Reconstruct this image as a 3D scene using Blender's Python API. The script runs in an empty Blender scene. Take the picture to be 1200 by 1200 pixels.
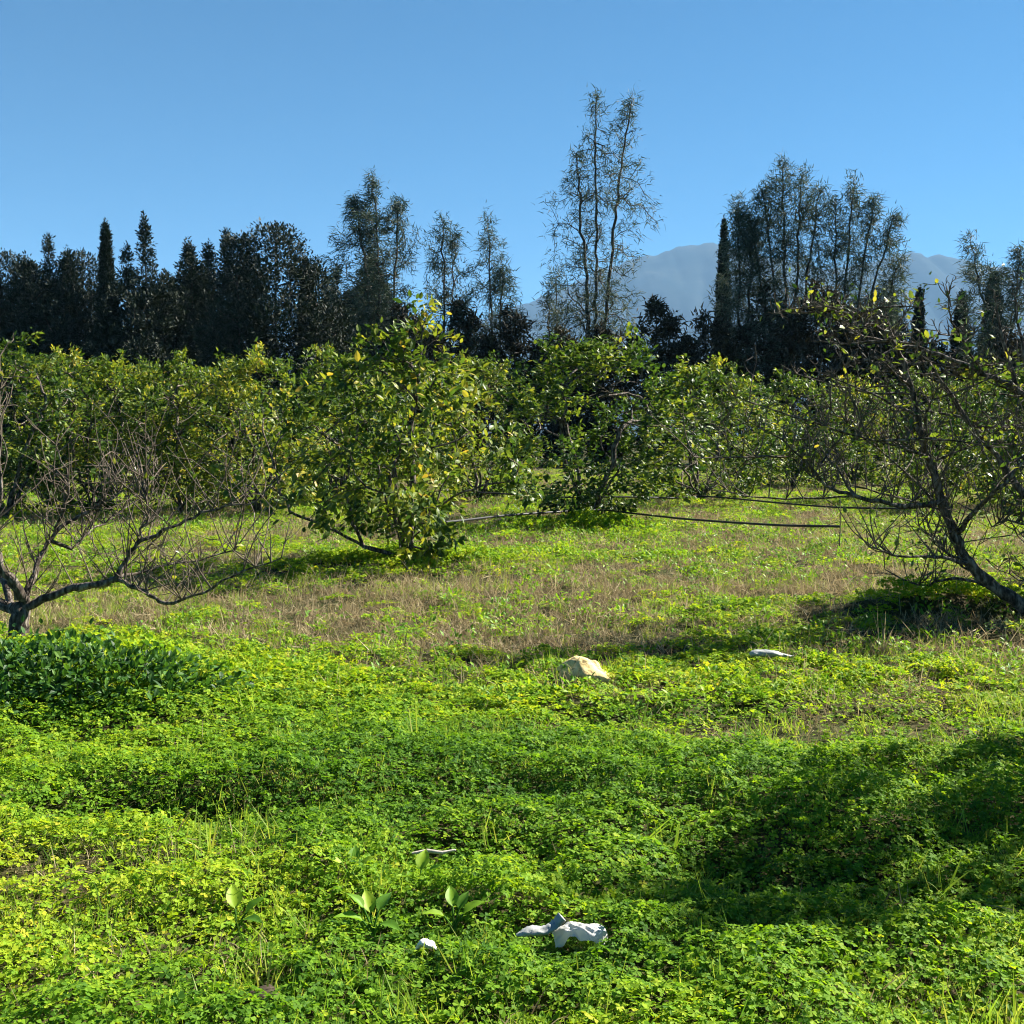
import bpy, math, time
import numpy as np
from mathutils import Vector, Matrix

SC = bpy.context.scene
COL = SC.collection
rad = math.radians

# ------------------------------------------------------------------ camera
FPX = 1300.0          # focal length in pixels of the 1200 px photograph
HOR = 512.0           # row of the horizon
CAMH = 1.5
cam_d = bpy.data.cameras.new('camera')
cam = bpy.data.objects.new('camera', cam_d); COL.objects.link(cam)
cam_d.sensor_width = 36.0
cam_d.lens = 36.0 * FPX / 1200.0
cam_d.clip_start = 0.05
cam_d.clip_end = 60000
cam.location = (0, 0, CAMH)
cam.rotation_euler = (rad(90) - math.atan((600 - HOR) / FPX), 0, 0)
SC.camera = cam

# ------------------------------------------------------------------ sky, sun, exposure
SUN_EL = rad(39.0)
SUN_DIR = Vector((0.88, 0.475, 0)).normalized()          # horizontal direction towards the sun
SUN_VEC = Vector((SUN_DIR.x * math.cos(SUN_EL), SUN_DIR.y * math.cos(SUN_EL), math.sin(SUN_EL)))
world = bpy.data.worlds.new('World'); SC.world = world
world.use_nodes = True
wn = world.node_tree; wn.nodes.clear()
wo = wn.nodes.new('ShaderNodeOutputWorld'); wb = wn.nodes.new('ShaderNodeBackground')
sky = wn.nodes.new('ShaderNodeTexSky'); sky.sky_type = 'NISHITA'
sky.sun_disc = False
sky.sun_elevation = SUN_EL
sky.sun_rotation = math.atan2(SUN_DIR.x, SUN_DIR.y)
sky.altitude = 100; sky.air_density = 0.7; sky.dust_density = 0.05; sky.ozone_density = 3.0
wb.inputs['Strength'].default_value = 0.05
tint = wn.nodes.new('ShaderNodeMix'); tint.data_type = 'RGBA'; tint.blend_type = 'MULTIPLY'; tint.inputs[0].default_value = 1
tint.inputs[7].default_value = (.17, .52, .63, 1)
wn.links.new(sky.outputs[0], tint.inputs[6]); wn.links.new(tint.outputs[2], wb.inputs['Color']); wn.links.new(wb.outputs[0], wo.inputs['Surface'])

sun_d = bpy.data.lights.new('sun', 'SUN'); sun_d.energy = 5.0; sun_d.angle = rad(0.5); sun_d.color = (1.0, 0.94, 0.82)
sun = bpy.data.objects.new('sun', sun_d); COL.objects.link(sun)
sun.rotation_euler = (-SUN_VEC).to_track_quat('-Z', 'Y').to_euler()
sun.location = (0, 0, 30)

SC.view_settings.view_transform = 'Standard'; SC.view_settings.look = 'None'
SC.view_settings.gamma = 1.0; SC.view_settings.exposure = 2.05; SC.view_settings.use_curve_mapping = False
SC.render.engine = 'CYCLES'
SC.cycles.use_denoising = True; SC.cycles.filter_width = 1.1; SC.cycles.use_adaptive_sampling = True; SC.cycles.adaptive_threshold = 0.02
SC.cycles.max_bounces = 6; SC.cycles.diffuse_bounces = 3; SC.cycles.glossy_bounces = 2
SC.cycles.transmission_bounces = 3; SC.cycles.transparent_max_bounces = 6; SC.cycles.volume_bounces = 1

# ------------------------------------------------------------------ helpers
def gd(py):                       # distance of the flat ground seen at photo row py
    return CAMH * FPX / (py - HOR)
def pt(px, py, d):                # photo pixel at distance d -> world point
    return np.array([(px - 600) * d / FPX, d, CAMH - (py - HOR) * d / FPX])
def gp(px, py):
    d = gd(py); return np.array([(px - 600) * d / FPX, d])

_tab = np.random.default_rng(5).random((256, 256))
def vnoise(x, y):
    x = np.asarray(x, float); y = np.asarray(y, float)
    xi = np.floor(x).astype(int); yi = np.floor(y).astype(int)
    fx = x - xi; fy = y - yi
    fx = fx * fx * (3 - 2 * fx); fy = fy * fy * (3 - 2 * fy)
    a = _tab[xi & 255, yi & 255]; b = _tab[(xi + 1) & 255, yi & 255]
    c = _tab[xi & 255, (yi + 1) & 255]; d = _tab[(xi + 1) & 255, (yi + 1) & 255]
    return (a * (1 - fx) + b * fx) * (1 - fy) + (c * (1 - fx) + d * fx) * fy
def fbm(x, y, o=3, off=0.0):
    s = 0; a = 0.5; t = 0
    for k in range(o):
        s = s + a * vnoise(x * 2 ** k + 17.3 * k + off, y * 2 ** k + 31.7 * k + off * 1.7); t += a; a *= 0.5
    return s / t

def norm(v):
    v = np.asarray(v, float)
    return v / np.maximum(np.linalg.norm(v, axis=-1, keepdims=True), 1e-9)

class MB:                         # gathers arrays of triangles / quads into one mesh
    def __init__(s): s.v = []; s.f = []; s.c = []; s.n = 0; s.sm = []
    def add(s, v, f, var=None, smooth=False):
        v = np.asarray(v, float).reshape(-1, 3); f = np.asarray(f, int)
        if len(v) == 0 or len(f) == 0: return
        s.v.append(v); s.f.append(f + s.n); s.n += len(v)
        s.c.append(np.zeros(len(v)) if var is None else np.broadcast_to(np.asarray(var, float), (len(v),)))
        s.sm.append(np.full(len(f), smooth))
    def mesh(s, name, mat):
        me = bpy.data.meshes.new(name)
        v = np.concatenate(s.v); loops = np.concatenate([f.ravel() for f in s.f])
        sz = np.concatenate([np.full(len(f), f.shape[1]) for f in s.f])
        me.vertices.add(len(v)); me.vertices.foreach_set('co', v.ravel())
        me.loops.add(len(loops)); me.loops.foreach_set('vertex_index', loops.astype(np.int32))
        me.polygons.add(len(sz))
        me.polygons.foreach_set('loop_start', np.concatenate([[0], np.cumsum(sz)[:-1]]).astype(np.int32))
        me.polygons.foreach_set('loop_total', sz.astype(np.int32))
        me.polygons.foreach_set('use_smooth', np.concatenate(s.sm))
        at = me.attributes.new('var', 'FLOAT', 'POINT')
        at.data.foreach_set('value', np.concatenate(s.c).astype(np.float32))
        me.update(); me.validate()
        me.materials.append(mat)
        return me
    def obj(s, name, mat, parent=None):
        return mk(name, s.mesh(name, mat), parent)

def mk(name, data, parent=None):
    o = bpy.data.objects.new(name, data); COL.objects.link(o)
    if parent is not None: o.parent = parent
    return o
def tag(o, label=None, cat=None, group=None, kind=None):
    if label: o['label'] = label
    if cat: o['category'] = cat
    if group: o['group'] = group
    if kind: o['kind'] = kind
    return o

def tube(mb, P, R, n=6, var=0.0, cap=True):
    P = np.asarray(P, float); R = np.broadcast_to(np.asarray(R, float), (len(P),))
    T = norm(np.gradient(P, axis=0))
    ref = np.array([0.31, 0.93, 0.17]) if abs(T[0][1]) < 0.8 else np.array([0.97, 0.1, 0.2])
    U = norm(np.cross(T, ref)); V = np.cross(T, U)
    a = np.arange(n) * 2 * math.pi / n
    ring = P[:, None, :] + R[:, None, None] * (np.cos(a)[None, :, None] * U[:, None, :] + np.sin(a)[None, :, None] * V[:, None, :])
    v = ring.reshape(-1, 3); m = len(P)
    i = np.arange(m - 1)[:, None] * n; j = np.arange(n)[None, :]; k = (j + 1) % n
    f = np.stack([i + j, i + k, i + n + k, i + n + j], -1).reshape(-1, 4)
    mb.add(v, f, var, True)
    if cap:
        mb.add(np.vstack([ring[-1], P[-1] + T[-1] * R[-1] * .6]), np.stack([np.arange(n), (np.arange(n) + 1) % n, np.full(n, n)], -1), var, True)

def leaves(mb, P, D, N, L, W, var, fold=0.25, curl=0.15):
    """pointed oval leaves, folded along the midrib: 6 vertices, 4 quads/tris each"""
    P = np.asarray(P, float); n = len(P)
    if n == 0: return
    D = norm(D); S = norm(np.cross(D, N)); U = np.cross(S, D)
    L = np.broadcast_to(L, (n,))[:, None]; W = np.broadcast_to(W, (n,))[:, None]
    b = P; tip = P + D * L - U * L * curl
    m1 = P + D * L * .48 + U * L * .04 - U * W * fold * .5
    l1 = P + D * L * .30 + S * W * .46 + U * W * fold * .3; r1 = P + D * L * .30 - S * W * .46 + U * W * fold * .3
    l2 = P + D * L * .68 + S * W * .40 - U * L * curl * .4 + U * W * fold * .3; r2 = P + D * L * .68 - S * W * .40 - U * L * curl * .4 + U * W * fold * .3
    v = np.stack([b, l1, l2, tip, r2, r1, m1], 1).reshape(-1, 3)
    k = np.arange(n)[:, None] * 7
    q = np.array([[0, 6, 1], [1, 6, 2], [2, 6, 3], [0, 5, 6], [5, 4, 6], [4, 3, 6]])
    f = (k[:, :, None] + q[None]).reshape(-1, 3)
    mb.add(v, f, np.repeat(np.broadcast_to(var, (n,)), 7))

def flakes(mb, P, D, N, L, W, var):
    """small kite-shaped sprays: 4 vertices, 2 triangles each"""
    n = len(P); D = norm(D); S = norm(np.cross(D, N)); U = np.cross(S, D); L = L[:, None]; W = W[:, None]
    v = np.stack([P, P + D * L * .55 + S * W * .5 + U * W * .12, P + D * L, P + D * L * .5 - S * W * .5 + U * W * .12], 1).reshape(-1, 3)
    f = (np.arange(n)[:, None, None] * 4 + np.array([[0, 2, 1], [0, 3, 2]])[None]).reshape(-1, 3)
    mb.add(v, f, np.repeat(var, 4))

def strips(mb, P, D, L, W, var, rng, bend=0.3, seg=2):
    """thin tapered blades, bent over: grass, needles"""
    n = len(P); D = norm(D)
    S = norm(np.cross(D, rng.normal(size=(n, 3)))); B = norm(np.cross(S, D))
    L = np.broadcast_to(L, (n,))[:, None]; W = np.broadcast_to(W, (n,))[:, None]
    bend = np.broadcast_to(bend, (n,))[:, None]
    vs = []
    for i in range(seg + 1):
        t = i / seg
        c = P + D * L * t + (B * bend * .5 + np.array([0, 0, -1.0]) * bend) * L * t * t
        w = W * (1 - t) ** .7 * .5
        if i < seg: vs += [c + S * w, c - S * w]
        else: vs += [c]
    m = 2 * seg + 1
    v = np.stack(vs, 1).reshape(-1, 3); k = np.arange(n)[:, None, None] * m
    q = np.array([[2 * i, 2 * i + 1, 2 * i + 3, 2 * i + 2] for i in range(seg - 1)]).reshape(-1, 4)
    if len(q): mb.add(v, (k + q[None]).reshape(-1, 4), np.repeat(np.broadcast_to(var, (n,)), m)); base = mb.n - len(v)
    t3 = (k + np.array([[2 * seg - 2, 2 * seg - 1, 2 * seg]])[None]).reshape(-1, 3)
    if len(q):
        mb.f.append(t3 + base); mb.sm.append(np.full(len(t3), False))
    else: mb.add(v, t3, np.repeat(np.broadcast_to(var, (n,)), m))

# ------------------------------------------------------------------ materials
def nmat(name):
    m = bpy.data.materials.new(name); m.use_nodes = True
    nt = m.node_tree; nt.nodes.clear()
    return m, nt, nt.nodes.new('ShaderNodeOutputMaterial')
def ramp(nt, stops):
    r = nt.nodes.new('ShaderNodeValToRGB'); cr = r.color_ramp
    while len(cr.elements) < len(stops): cr.elements.new(0.5)
    for e, (p, c) in zip(cr.elements, stops): e.position = p; e.color = (*c, 1)
    return r
def math_node(nt, op, a, b=None):
    n = nt.nodes.new('ShaderNodeMath'); n.operation = op
    for i, x in enumerate((a, b)):
        if x is None: continue
        if isinstance(x, (int, float)): n.inputs[i].default_value = x
        else: nt.links.new(x, n.inputs[i])
    return n.outputs[0]
def leaf_mat(name, stops, trans=0.4, rough=0.45, spec=0.35, patch=0.0, pscale=0.35, rand=0.25, tcol=(1.25, 1.2, 0.55)):
    m, nt, out = nmat(name)
    at = nt.nodes.new('ShaderNodeAttribute'); at.attribute_name = 'var'
    oi = nt.nodes.new('ShaderNodeObjectInfo')
    f = math_node(nt, 'ADD', at.outputs['Fac'], math_node(nt, 'MULTIPLY', math_node(nt, 'SUBTRACT', oi.outputs['Random'], 0.5), rand))
    if patch:
        g = nt.nodes.new('ShaderNodeNewGeometry'); nz = nt.nodes.new('ShaderNodeTexNoise')
        nz.inputs['Scale'].default_value = pscale; nz.inputs['Detail'].default_value = 3
        nt.links.new(g.outputs['Position'], nz.inputs['Vector'])
        f = math_node(nt, 'ADD', f, math_node(nt, 'MULTIPLY', math_node(nt, 'SUBTRACT', nz.outputs['Fac'], 0.5), patch))
    r = ramp(nt, stops); nt.links.new(f, r.inputs[0])
    p = nt.nodes.new('ShaderNodeBsdfPrincipled')
    p.inputs['Roughness'].default_value = rough; p.inputs['Specular IOR Level'].default_value = spec
    nt.links.new(r.outputs[0], p.inputs['Base Color'])
    tr = nt.nodes.new('ShaderNodeBsdfTranslucent')
    mx = nt.nodes.new('ShaderNodeMix'); mx.data_type = 'RGBA'; mx.blend_type = 'MULTIPLY'; mx.inputs[0].default_value = 1
    nt.links.new(r.outputs[0], mx.inputs[6]); mx.inputs[7].default_value = (*tcol, 1)
    nt.links.new(mx.outputs[2], tr.inputs['Color'])
    ms = nt.nodes.new('ShaderNodeMixShader'); ms.inputs[0].default_value = trans
    nt.links.new(p.outputs[0], ms.inputs[1]); nt.links.new(tr.outputs[0], ms.inputs[2])
    nt.links.new(ms.outputs[0], out.inputs['Surface'])
    return m
def solid_mat(name, stops, scale=8.0, rough=0.85, spec=0.2, bump=0.3, detail=5, stretch=(1, 1, 1), dist=0.02):
    m, nt, out = nmat(name)
    tc = nt.nodes.new('ShaderNodeTexCoord'); mp = nt.nodes.new('ShaderNodeMapping'); mp.inputs['Scale'].default_value = stretch
    nz = nt.nodes.new('ShaderNodeTexNoise'); nz.inputs['Scale'].default_value = scale; nz.inputs['Detail'].default_value = detail
    nt.links.new(tc.outputs['Object'], mp.inputs[0]); nt.links.new(mp.outputs[0], nz.inputs['Vector'])
    r = ramp(nt, stops); nt.links.new(nz.outputs['Fac'], r.inputs[0])
    p = nt.nodes.new('ShaderNodeBsdfPrincipled'); p.inputs['Roughness'].default_value = rough; p.inputs['Specular IOR Level'].default_value = spec
    nt.links.new(r.outputs[0], p.inputs['Base Color'])
    if bump:
        b = nt.nodes.new('ShaderNodeBump'); b.inputs['Strength'].default_value = bump; b.inputs['Distance'].default_value = dist
        nt.links.new(nz.outputs['Fac'], b.inputs['Height']); nt.links.new(b.outputs[0], p.inputs['Normal'])
    nt.links.new(p.outputs[0], out.inputs['Surface'])
    return m

M = {}
M['clover'] = leaf_mat('clover_leaf', [(0.0, (.050, .130, .014)), (0.35, (.150, .290, .018)), (0.7, (.30, .40, .022)), (1.0, (.46, .43, .04))], .45, .6, .10, patch=.38, pscale=.8, rand=.25)
M['grass'] = leaf_mat('grass_blade', [(0.0, (.09, .20, .025)), (0.5, (.20, .31, .04)), (1.0, (.40, .42, .10))], .45, .5, .2, patch=.5, rand=.4)
M['dry'] = leaf_mat('dry_grass', [(0.0, (.15, .115, .07)), (0.5, (.30, .24, .14)), (1.0, (.50, .42, .26))], .3, .7, .1, patch=.4, rand=.5, tcol=(1, .95, .8))
M['weed'] = leaf_mat('weed_leaf', [(0.0, (.06, .16, .02)), (0.5, (.15, .30, .02)), (1.0, (.32, .42, .03))], .4, .5, .2, rand=.4)
M['citrus'] = leaf_mat('orchard_leaf', [(0.0, (.018, .046, .012)), (0.35, (.062, .118, .020)), (0.65, (.175, .225, .030)), (0.9, (.33, .32, .045)), (1.0, (.42, .31, .06))], .42, .45, .22, rand=.25)
M['regrowth'] = leaf_mat('regrowth_leaf', [(0.0, (.020, .062, .014)), (0.5, (.060, .150, .022)), (1.0, (.15, .25, .03))], .35, .5, .2, rand=.2)
M['sparse'] = leaf_mat('young_leaf', [(0.0, (.05, .12, .02)), (0.5, (.15, .21, .03)), (1.0, (.34, .32, .05))], .42, .35, .45, rand=.3)
M['cypress'] = leaf_mat('cypress_scale', [(0.0, (.008, .016, .010)), (0.6, (.016, .028, .015)), (1.0, (.042, .050, .028))], .08, .6, .2, rand=.2, tcol=(1, 1, .7))
M['casu'] = leaf_mat('feathery_needle', [(0.0, (.026, .046, .036)), (0.6, (.062, .090, .068)), (1.0, (.15, .17, .135))], .25, .6, .12, rand=.25, tcol=(1, 1, .7))
M['brush'] = leaf_mat('brown_brush', [(0.0, (.018, .018, .013)), (0.6, (.040, .039, .026)), (1.0, (.085, .076, .05))], .18, .7, .15, rand=.3, tcol=(1, .95, .7))
M['bark'] = solid_mat('grey_bark', [(.36, (.030, .024, .019)), (.50, (.085, .068, .055)), (.66, (.24, .205, .175))], 34, .9, .15, 1.0, stretch=(1, 1, .35))
M['twig'] = solid_mat('pale_twig', [(.3, (.05, .038, .028)), (.7, (.145, .115, .088))], 14, .85, .2, .2)
M['darkbark'] = solid_mat('dark_bark', [(.3, (.03, .025, .02)), (.7, (.09, .075, .06))], 4, .9, .15, .4, stretch=(1, 1, .3))
M['hose'] = solid_mat('black_hose', [(.3, (.012, .012, .013)), (.7, (.03, .03, .03))], 10, .55, .3, 0)
M['rock'] = solid_mat('limestone', [(.38, (.17, .13, .06)), (.46, (.50, .38, .17)), (.60, (.66, .52, .26)), (.8, (.74, .62, .38))], 15, .95, .1, .8, detail=8, dist=.03)
M['white'] = solid_mat('white_plastic', [(.3, (.66, .65, .61)), (.7, (.82, .80, .74))], 38, .5, .3, .9)
M['film'] = solid_mat('grey_plastic', [(.3, (.22, .24, .25)), (.7, (.42, .42, .40))], 16, .45, .25, .3)
M['bagfilm'] = leaf_mat('bag_film', [(0.0, (.72, .71, .68)), (1.0, (.80, .79, .76))], .35, .4, .4, rand=0, tcol=(1, 1, 1))
M['soilclod'] = solid_mat('dark_soil', [(.3, (.03, .024, .018)), (.7, (.075, .058, .042))], 20, .95, .1, .8)
M['stick'] = solid_mat('bleached_wood', [(.3, (.34, .30, .25)), (.7, (.60, .55, .48))], 20, .85, .2, .3)
M['mount'] = solid_mat('mountain_scrub', [(.35, (.014, .022, .024)), (.6, (.028, .034, .032)), (.75, (.055, .055, .050))], .004, 1, .0, 0, detail=8)

# ground: bare soil and litter between the plants
gm, nt, out = nmat('orchard_soil')
g = nt.nodes.new('ShaderNodeNewGeometry')
n1 = nt.nodes.new('ShaderNodeTexNoise'); n1.inputs['Scale'].default_value = 1.1; n1.inputs['Detail'].default_value = 9; n1.inputs['Roughness'].default_value = .65
n2 = nt.nodes.new('ShaderNodeTexNoise'); n2.inputs['Scale'].default_value = 26; n2.inputs['Detail'].default_value = 6
for n in (n1, n2): nt.links.new(g.outputs['Position'], n.inputs['Vector'])
r1 = ramp(nt, [(.35, (.035, .045, .014)), (.52, (.055, .056, .022)), (.68, (.095, .070, .042))]); nt.links.new(n1.outputs['Fac'], r1.inputs[0])
r2 = ramp(nt, [(.3, (.35, .35, .35)), (.7, (1.25, 1.25, 1.25))]); nt.links.new(n2.outputs['Fac'], r2.inputs[0])
mx = nt.nodes.new('ShaderNodeMix'); mx.data_type = 'RGBA'; mx.blend_type = 'MULTIPLY'; mx.inputs[0].default_value = 1
nt.links.new(r1.outputs[0], mx.inputs[6]); nt.links.new(r2.outputs[0], mx.inputs[7])
p = nt.nodes.new('ShaderNodeBsdfPrincipled'); p.inputs['Roughness'].default_value = 1; p.inputs['Specular IOR Level'].default_value = .05
b = nt.nodes.new('ShaderNodeBump'); b.inputs['Strength'].default_value = .8; b.inputs['Distance'].default_value = .03
nt.links.new(n2.outputs['Fac'], b.inputs['Height']); nt.links.new(b.outputs[0], p.inputs['Normal'])
nt.links.new(mx.outputs[2], p.inputs['Base Color']); nt.links.new(p.outputs[0], out.inputs['Surface'])

# ------------------------------------------------------------------ terrain
MOUNDS = []        # (x, y, rx, ry, height)
def mound(px, py, rx, ry, h):
    x, y = gp(px, py); MOUNDS.append((x, y, rx, ry, h))
mound(40, 800, .9, .4, .10)         # clover mound under the pruned tree at the left edge
mound(150, 820, .6, .4, .06)
mound(490, 664, 1.1, .7, .07)          # under the big leafy tree
mound(690, 620, 1.2, .9, .05)
mound(1120, 722, 1.15, .26, .20)       # bank by the leaning tree
mound(640, 905, 1.6, .30, .035)
mound(1050, 960, 1.0, .30, .05)
mound(420, 925, .8, .28, .03)
mound(150, 935, .6, .2, .04)
mound(250, 965, .5, .14, -.07)
mound(150, 975, .35, .12, -.10)
mound(510, 1010, .22, .10, -.08)
mound(960, 1050, .8, .28, -.07)
mound(560, 1075, .5, .12, .05)
def height(x, y):
    x = np.asarray(x, float); y = np.asarray(y, float)
    fade = np.clip(1 - (np.hypot(x, y) - 30) / 60, 0, 1)
    h = (0.055 * (fbm(x / 2.1, y / 2.1, 2) - .5) + 0.07 * (fbm(x / .55, y / .42, 2, 9.) - .5)) * fade
    for mx_, my_, rx, ry, hh in MOUNDS:
        h = h + hh * np.exp(-((x - mx_) / rx) ** 2 - ((y - my_) / ry) ** 2)
    return h
def hz(x, y): return float(height(np.array([x]), np.array([y]))[0])

def axis(lo, hi, fine, glo, ghi, grow=1.16):
    a = list(np.arange(lo, hi, fine)); s = fine; v = a[-1]
    while v < ghi: s *= grow; v += s; a.append(v)
    s = fine; v = lo; pre = []
    while v > glo: s *= grow; v -= s; pre.append(v)
    return np.array(pre[::-1] + a)
gx = axis(-7, 7, .085, -9000, 9000); gy = axis(1.5, 17, .085, -60, 9000)
X, Y = np.meshgrid(gx, gy); Z = height(X, Y)
nx, ny = len(gx), len(gy)
i = np.arange(ny - 1)[:, None] * nx + np.arange(nx - 1)[None]
mb = MB(); mb.add(np.stack([X, Y, Z], -1).reshape(-1, 3), np.stack([i, i + 1, i + nx + 1, i + nx], -1).reshape(-1, 4), 0, True)
ground = mb.obj('ground', gm); tag(ground, kind='structure')

# mountain range seven kilometres off
prof = np.array([(-900, 420), (-300, 400), (100, 405), (350, 400), (480, 392), (560, 378), (640, 348), (700, 322), (745, 304), (770, 298), (800, 293), (835, 288), (870, 296), (910, 308), (960, 316), (1010, 312), (1040, 303), (1062, 296), (1080, 304), (1094, 300), (1115, 305), (1140, 312), (1200, 322), (1320, 336), (1500, 352), (1900, 385), (2400, 420)], float)
MD = 7000.0
xs = np.linspace(-6000, 6000, 620); ys = np.concatenate([np.linspace(4300, MD, 46), np.linspace(MD + 70, 8600, 18)])
pxs = xs / MD * FPX + 600
ridge = (HOR - np.interp(pxs, prof[:, 0], prof[:, 1])) * MD / FPX + CAMH
ridge = ridge + (fbm(xs / 130, xs * 0 + 3.3, 3) - .5) * 46 + (fbm(xs / 38, xs * 0 + 8.1, 2) - .5) * 14
X, Y = np.meshgrid(xs, ys)
t = np.where(Y < MD, np.clip((Y - 4300) / (MD - 4300), 0, 1), np.clip((8600 - Y) / 1600, 0, 1))
gul = np.abs(fbm(X / 420, Y / 1100, 4) - .5) * 2
Z = ridge[None, :] * (t ** 1.25) + (gul - .25) * 260 * np.sin(np.pi * np.clip(t, 0, 1)) * .8 + (fbm(X / 90, Y / 90, 3) - .5) * 38 * t - 2
nx, ny = len(xs), len(ys)
i = np.arange(ny - 1)[:, None] * nx + np.arange(nx - 1)[None]
mb = MB(); mb.add(np.stack([X, Y, Z], -1).reshape(-1, 3), np.stack([i, i + 1, i + nx + 1, i + nx], -1).reshape(-1, 4), 0, True)
tag(mb.obj('mountain', M['mount']), kind='structure')
RIDGE_TOP = float(Z.max())

# ------------------------------------------------------------------ tree growing
class Skel:
    def __init__(s): s.p = []; s.par = []; s.tip = []; s.rmin = []
    def poly(s, pts, attach=None, r=None, rng=None, sub=4, jit=.0):
        pts = np.asarray(pts, float)
        # smooth by subdividing
        tt = np.linspace(0, len(pts) - 1, (len(pts) - 1) * sub + 1)
        q = np.stack([np.interp(tt, np.arange(len(pts)), pts[:, k]) for k in range(3)], 1)
        for _ in range(2):
            q[1:-1] = (q[:-2] + 2 * q[1:-1] + q[2:]) / 4
        if rng is not None and jit: q[1:] += rng.normal(size=q[1:].shape) * jit
        if attach is None and len(s.p): attach = int(np.argmin(np.linalg.norm(np.array(s.p) - q[0], axis=1)))
        prev = attach if attach is not None else -1
        for k, x in enumerate(q):
            if k == 0 and prev >= 0: continue
            s.p.append(x); s.par.append(prev); s.tip.append(0)
            s.rmin.append(0 if r is None else r[0] + (r[1] - r[0]) * k / (len(q) - 1)); prev = len(s.p) - 1
        s.tip[-1] = 1
        return prev
    def grow(s, targets, step, rng, jit=.03, maxd=9., straight=.35, lift=0.0):
        T = np.asarray(targets, float)
        P0 = np.array(s.p)
        d0 = np.min(np.linalg.norm(T[:, None] - P0[None], axis=2), axis=1)
        for t in T[np.argsort(d0)]:
            P = np.array(s.p); par = np.array(s.par)
            pd = np.where((par >= 0)[:, None], P - P[np.maximum(par, 0)], np.array([0, 0, 1.0])); pd = norm(pd)
            v = t - P; d = np.linalg.norm(v, axis=1); c = (v * pd).sum(1) / np.maximum(d, 1e-6)
            cost = d * (1.55 - .55 * c); cost[d < step * .3] += .0
            k = int(np.argmin(cost))
            if d[k] > maxd: continue
            n = max(1, int(round(d[k] / step)))
            mid = P[k] + pd[k] * d[k] * straight + np.array([0, 0, -lift * d[k]])
            prev = k
            for m_ in range(1, n + 1):
                u = m_ / n
                x = (1 - u) ** 2 * P[k] + 2 * u * (1 - u) * mid + u * u * t
                if m_ < n: x = x + rng.normal(size=3) * jit
                s.p.append(x); s.par.append(prev); s.tip.append(1 if m_ == n else 0); s.rmin.append(0); prev = len(s.p) - 1
    def finish(s, rtip, expo):
        n = len(s.p); cnt = np.array(s.tip, float)
        for k in range(n - 1, 0, -1):
            if s.par[k] >= 0: cnt[s.par[k]] += cnt[k]
        s.P = np.array(s.p); s.R = np.maximum(rtip * np.maximum(cnt, 1) ** expo, np.array(s.rmin)); s.cnt = cnt
        ch = [[] for _ in range(n)]
        for k in range(n):
            if s.par[k] >= 0: ch[s.par[k]].append(k)
        s.chains = []; stack = [(-1, k) for k in range(n) if s.par[k] < 0]
        while stack:
            a, k = stack.pop(); c = [a, k] if a >= 0 else [k]
            while ch[k]:
                o = sorted(ch[k], key=lambda q: -s.R[q] - cnt[q] * 1e-6)
                for q in o[1:]: stack.append((k, q))
                k = o[0]; c.append(k)
            s.chains.append((a >= 0, c))
        par = np.array(s.par)
        s.D = norm(np.where((par >= 0)[:, None], s.P - s.P[np.maximum(par, 0)], np.array([0, 0, 1.0])))
    def tubes(s, mb, lo=0, hi=9, sides=(7, 5, 3), cut=(.03, .012), lo_only=False):
        for br, c in s.chains:
            if len(c) < 2: continue
            R = s.R[c].copy()
            if br: R[0] = R[1]
            rmax = R.max()
            if not (lo <= rmax < hi): continue
            R[-1] *= .6
            tube(mb, s.P[c], R, sides[0] if rmax > cut[0] else sides[1] if rmax > cut[1] else sides[2])

def root(name, x, y, z=None, rz=0.0, sc=1.0):
    o = bpy.data.objects.new(name, None); COL.objects.link(o)
    o.empty_display_size = .3
    o.location = (x, y, hz(x, y) - .03 if z is None else z); o.rotation_euler = (0, 0, rz)
    o.scale = sc if isinstance(sc, tuple) else (sc, sc, sc)
    return o

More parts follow.
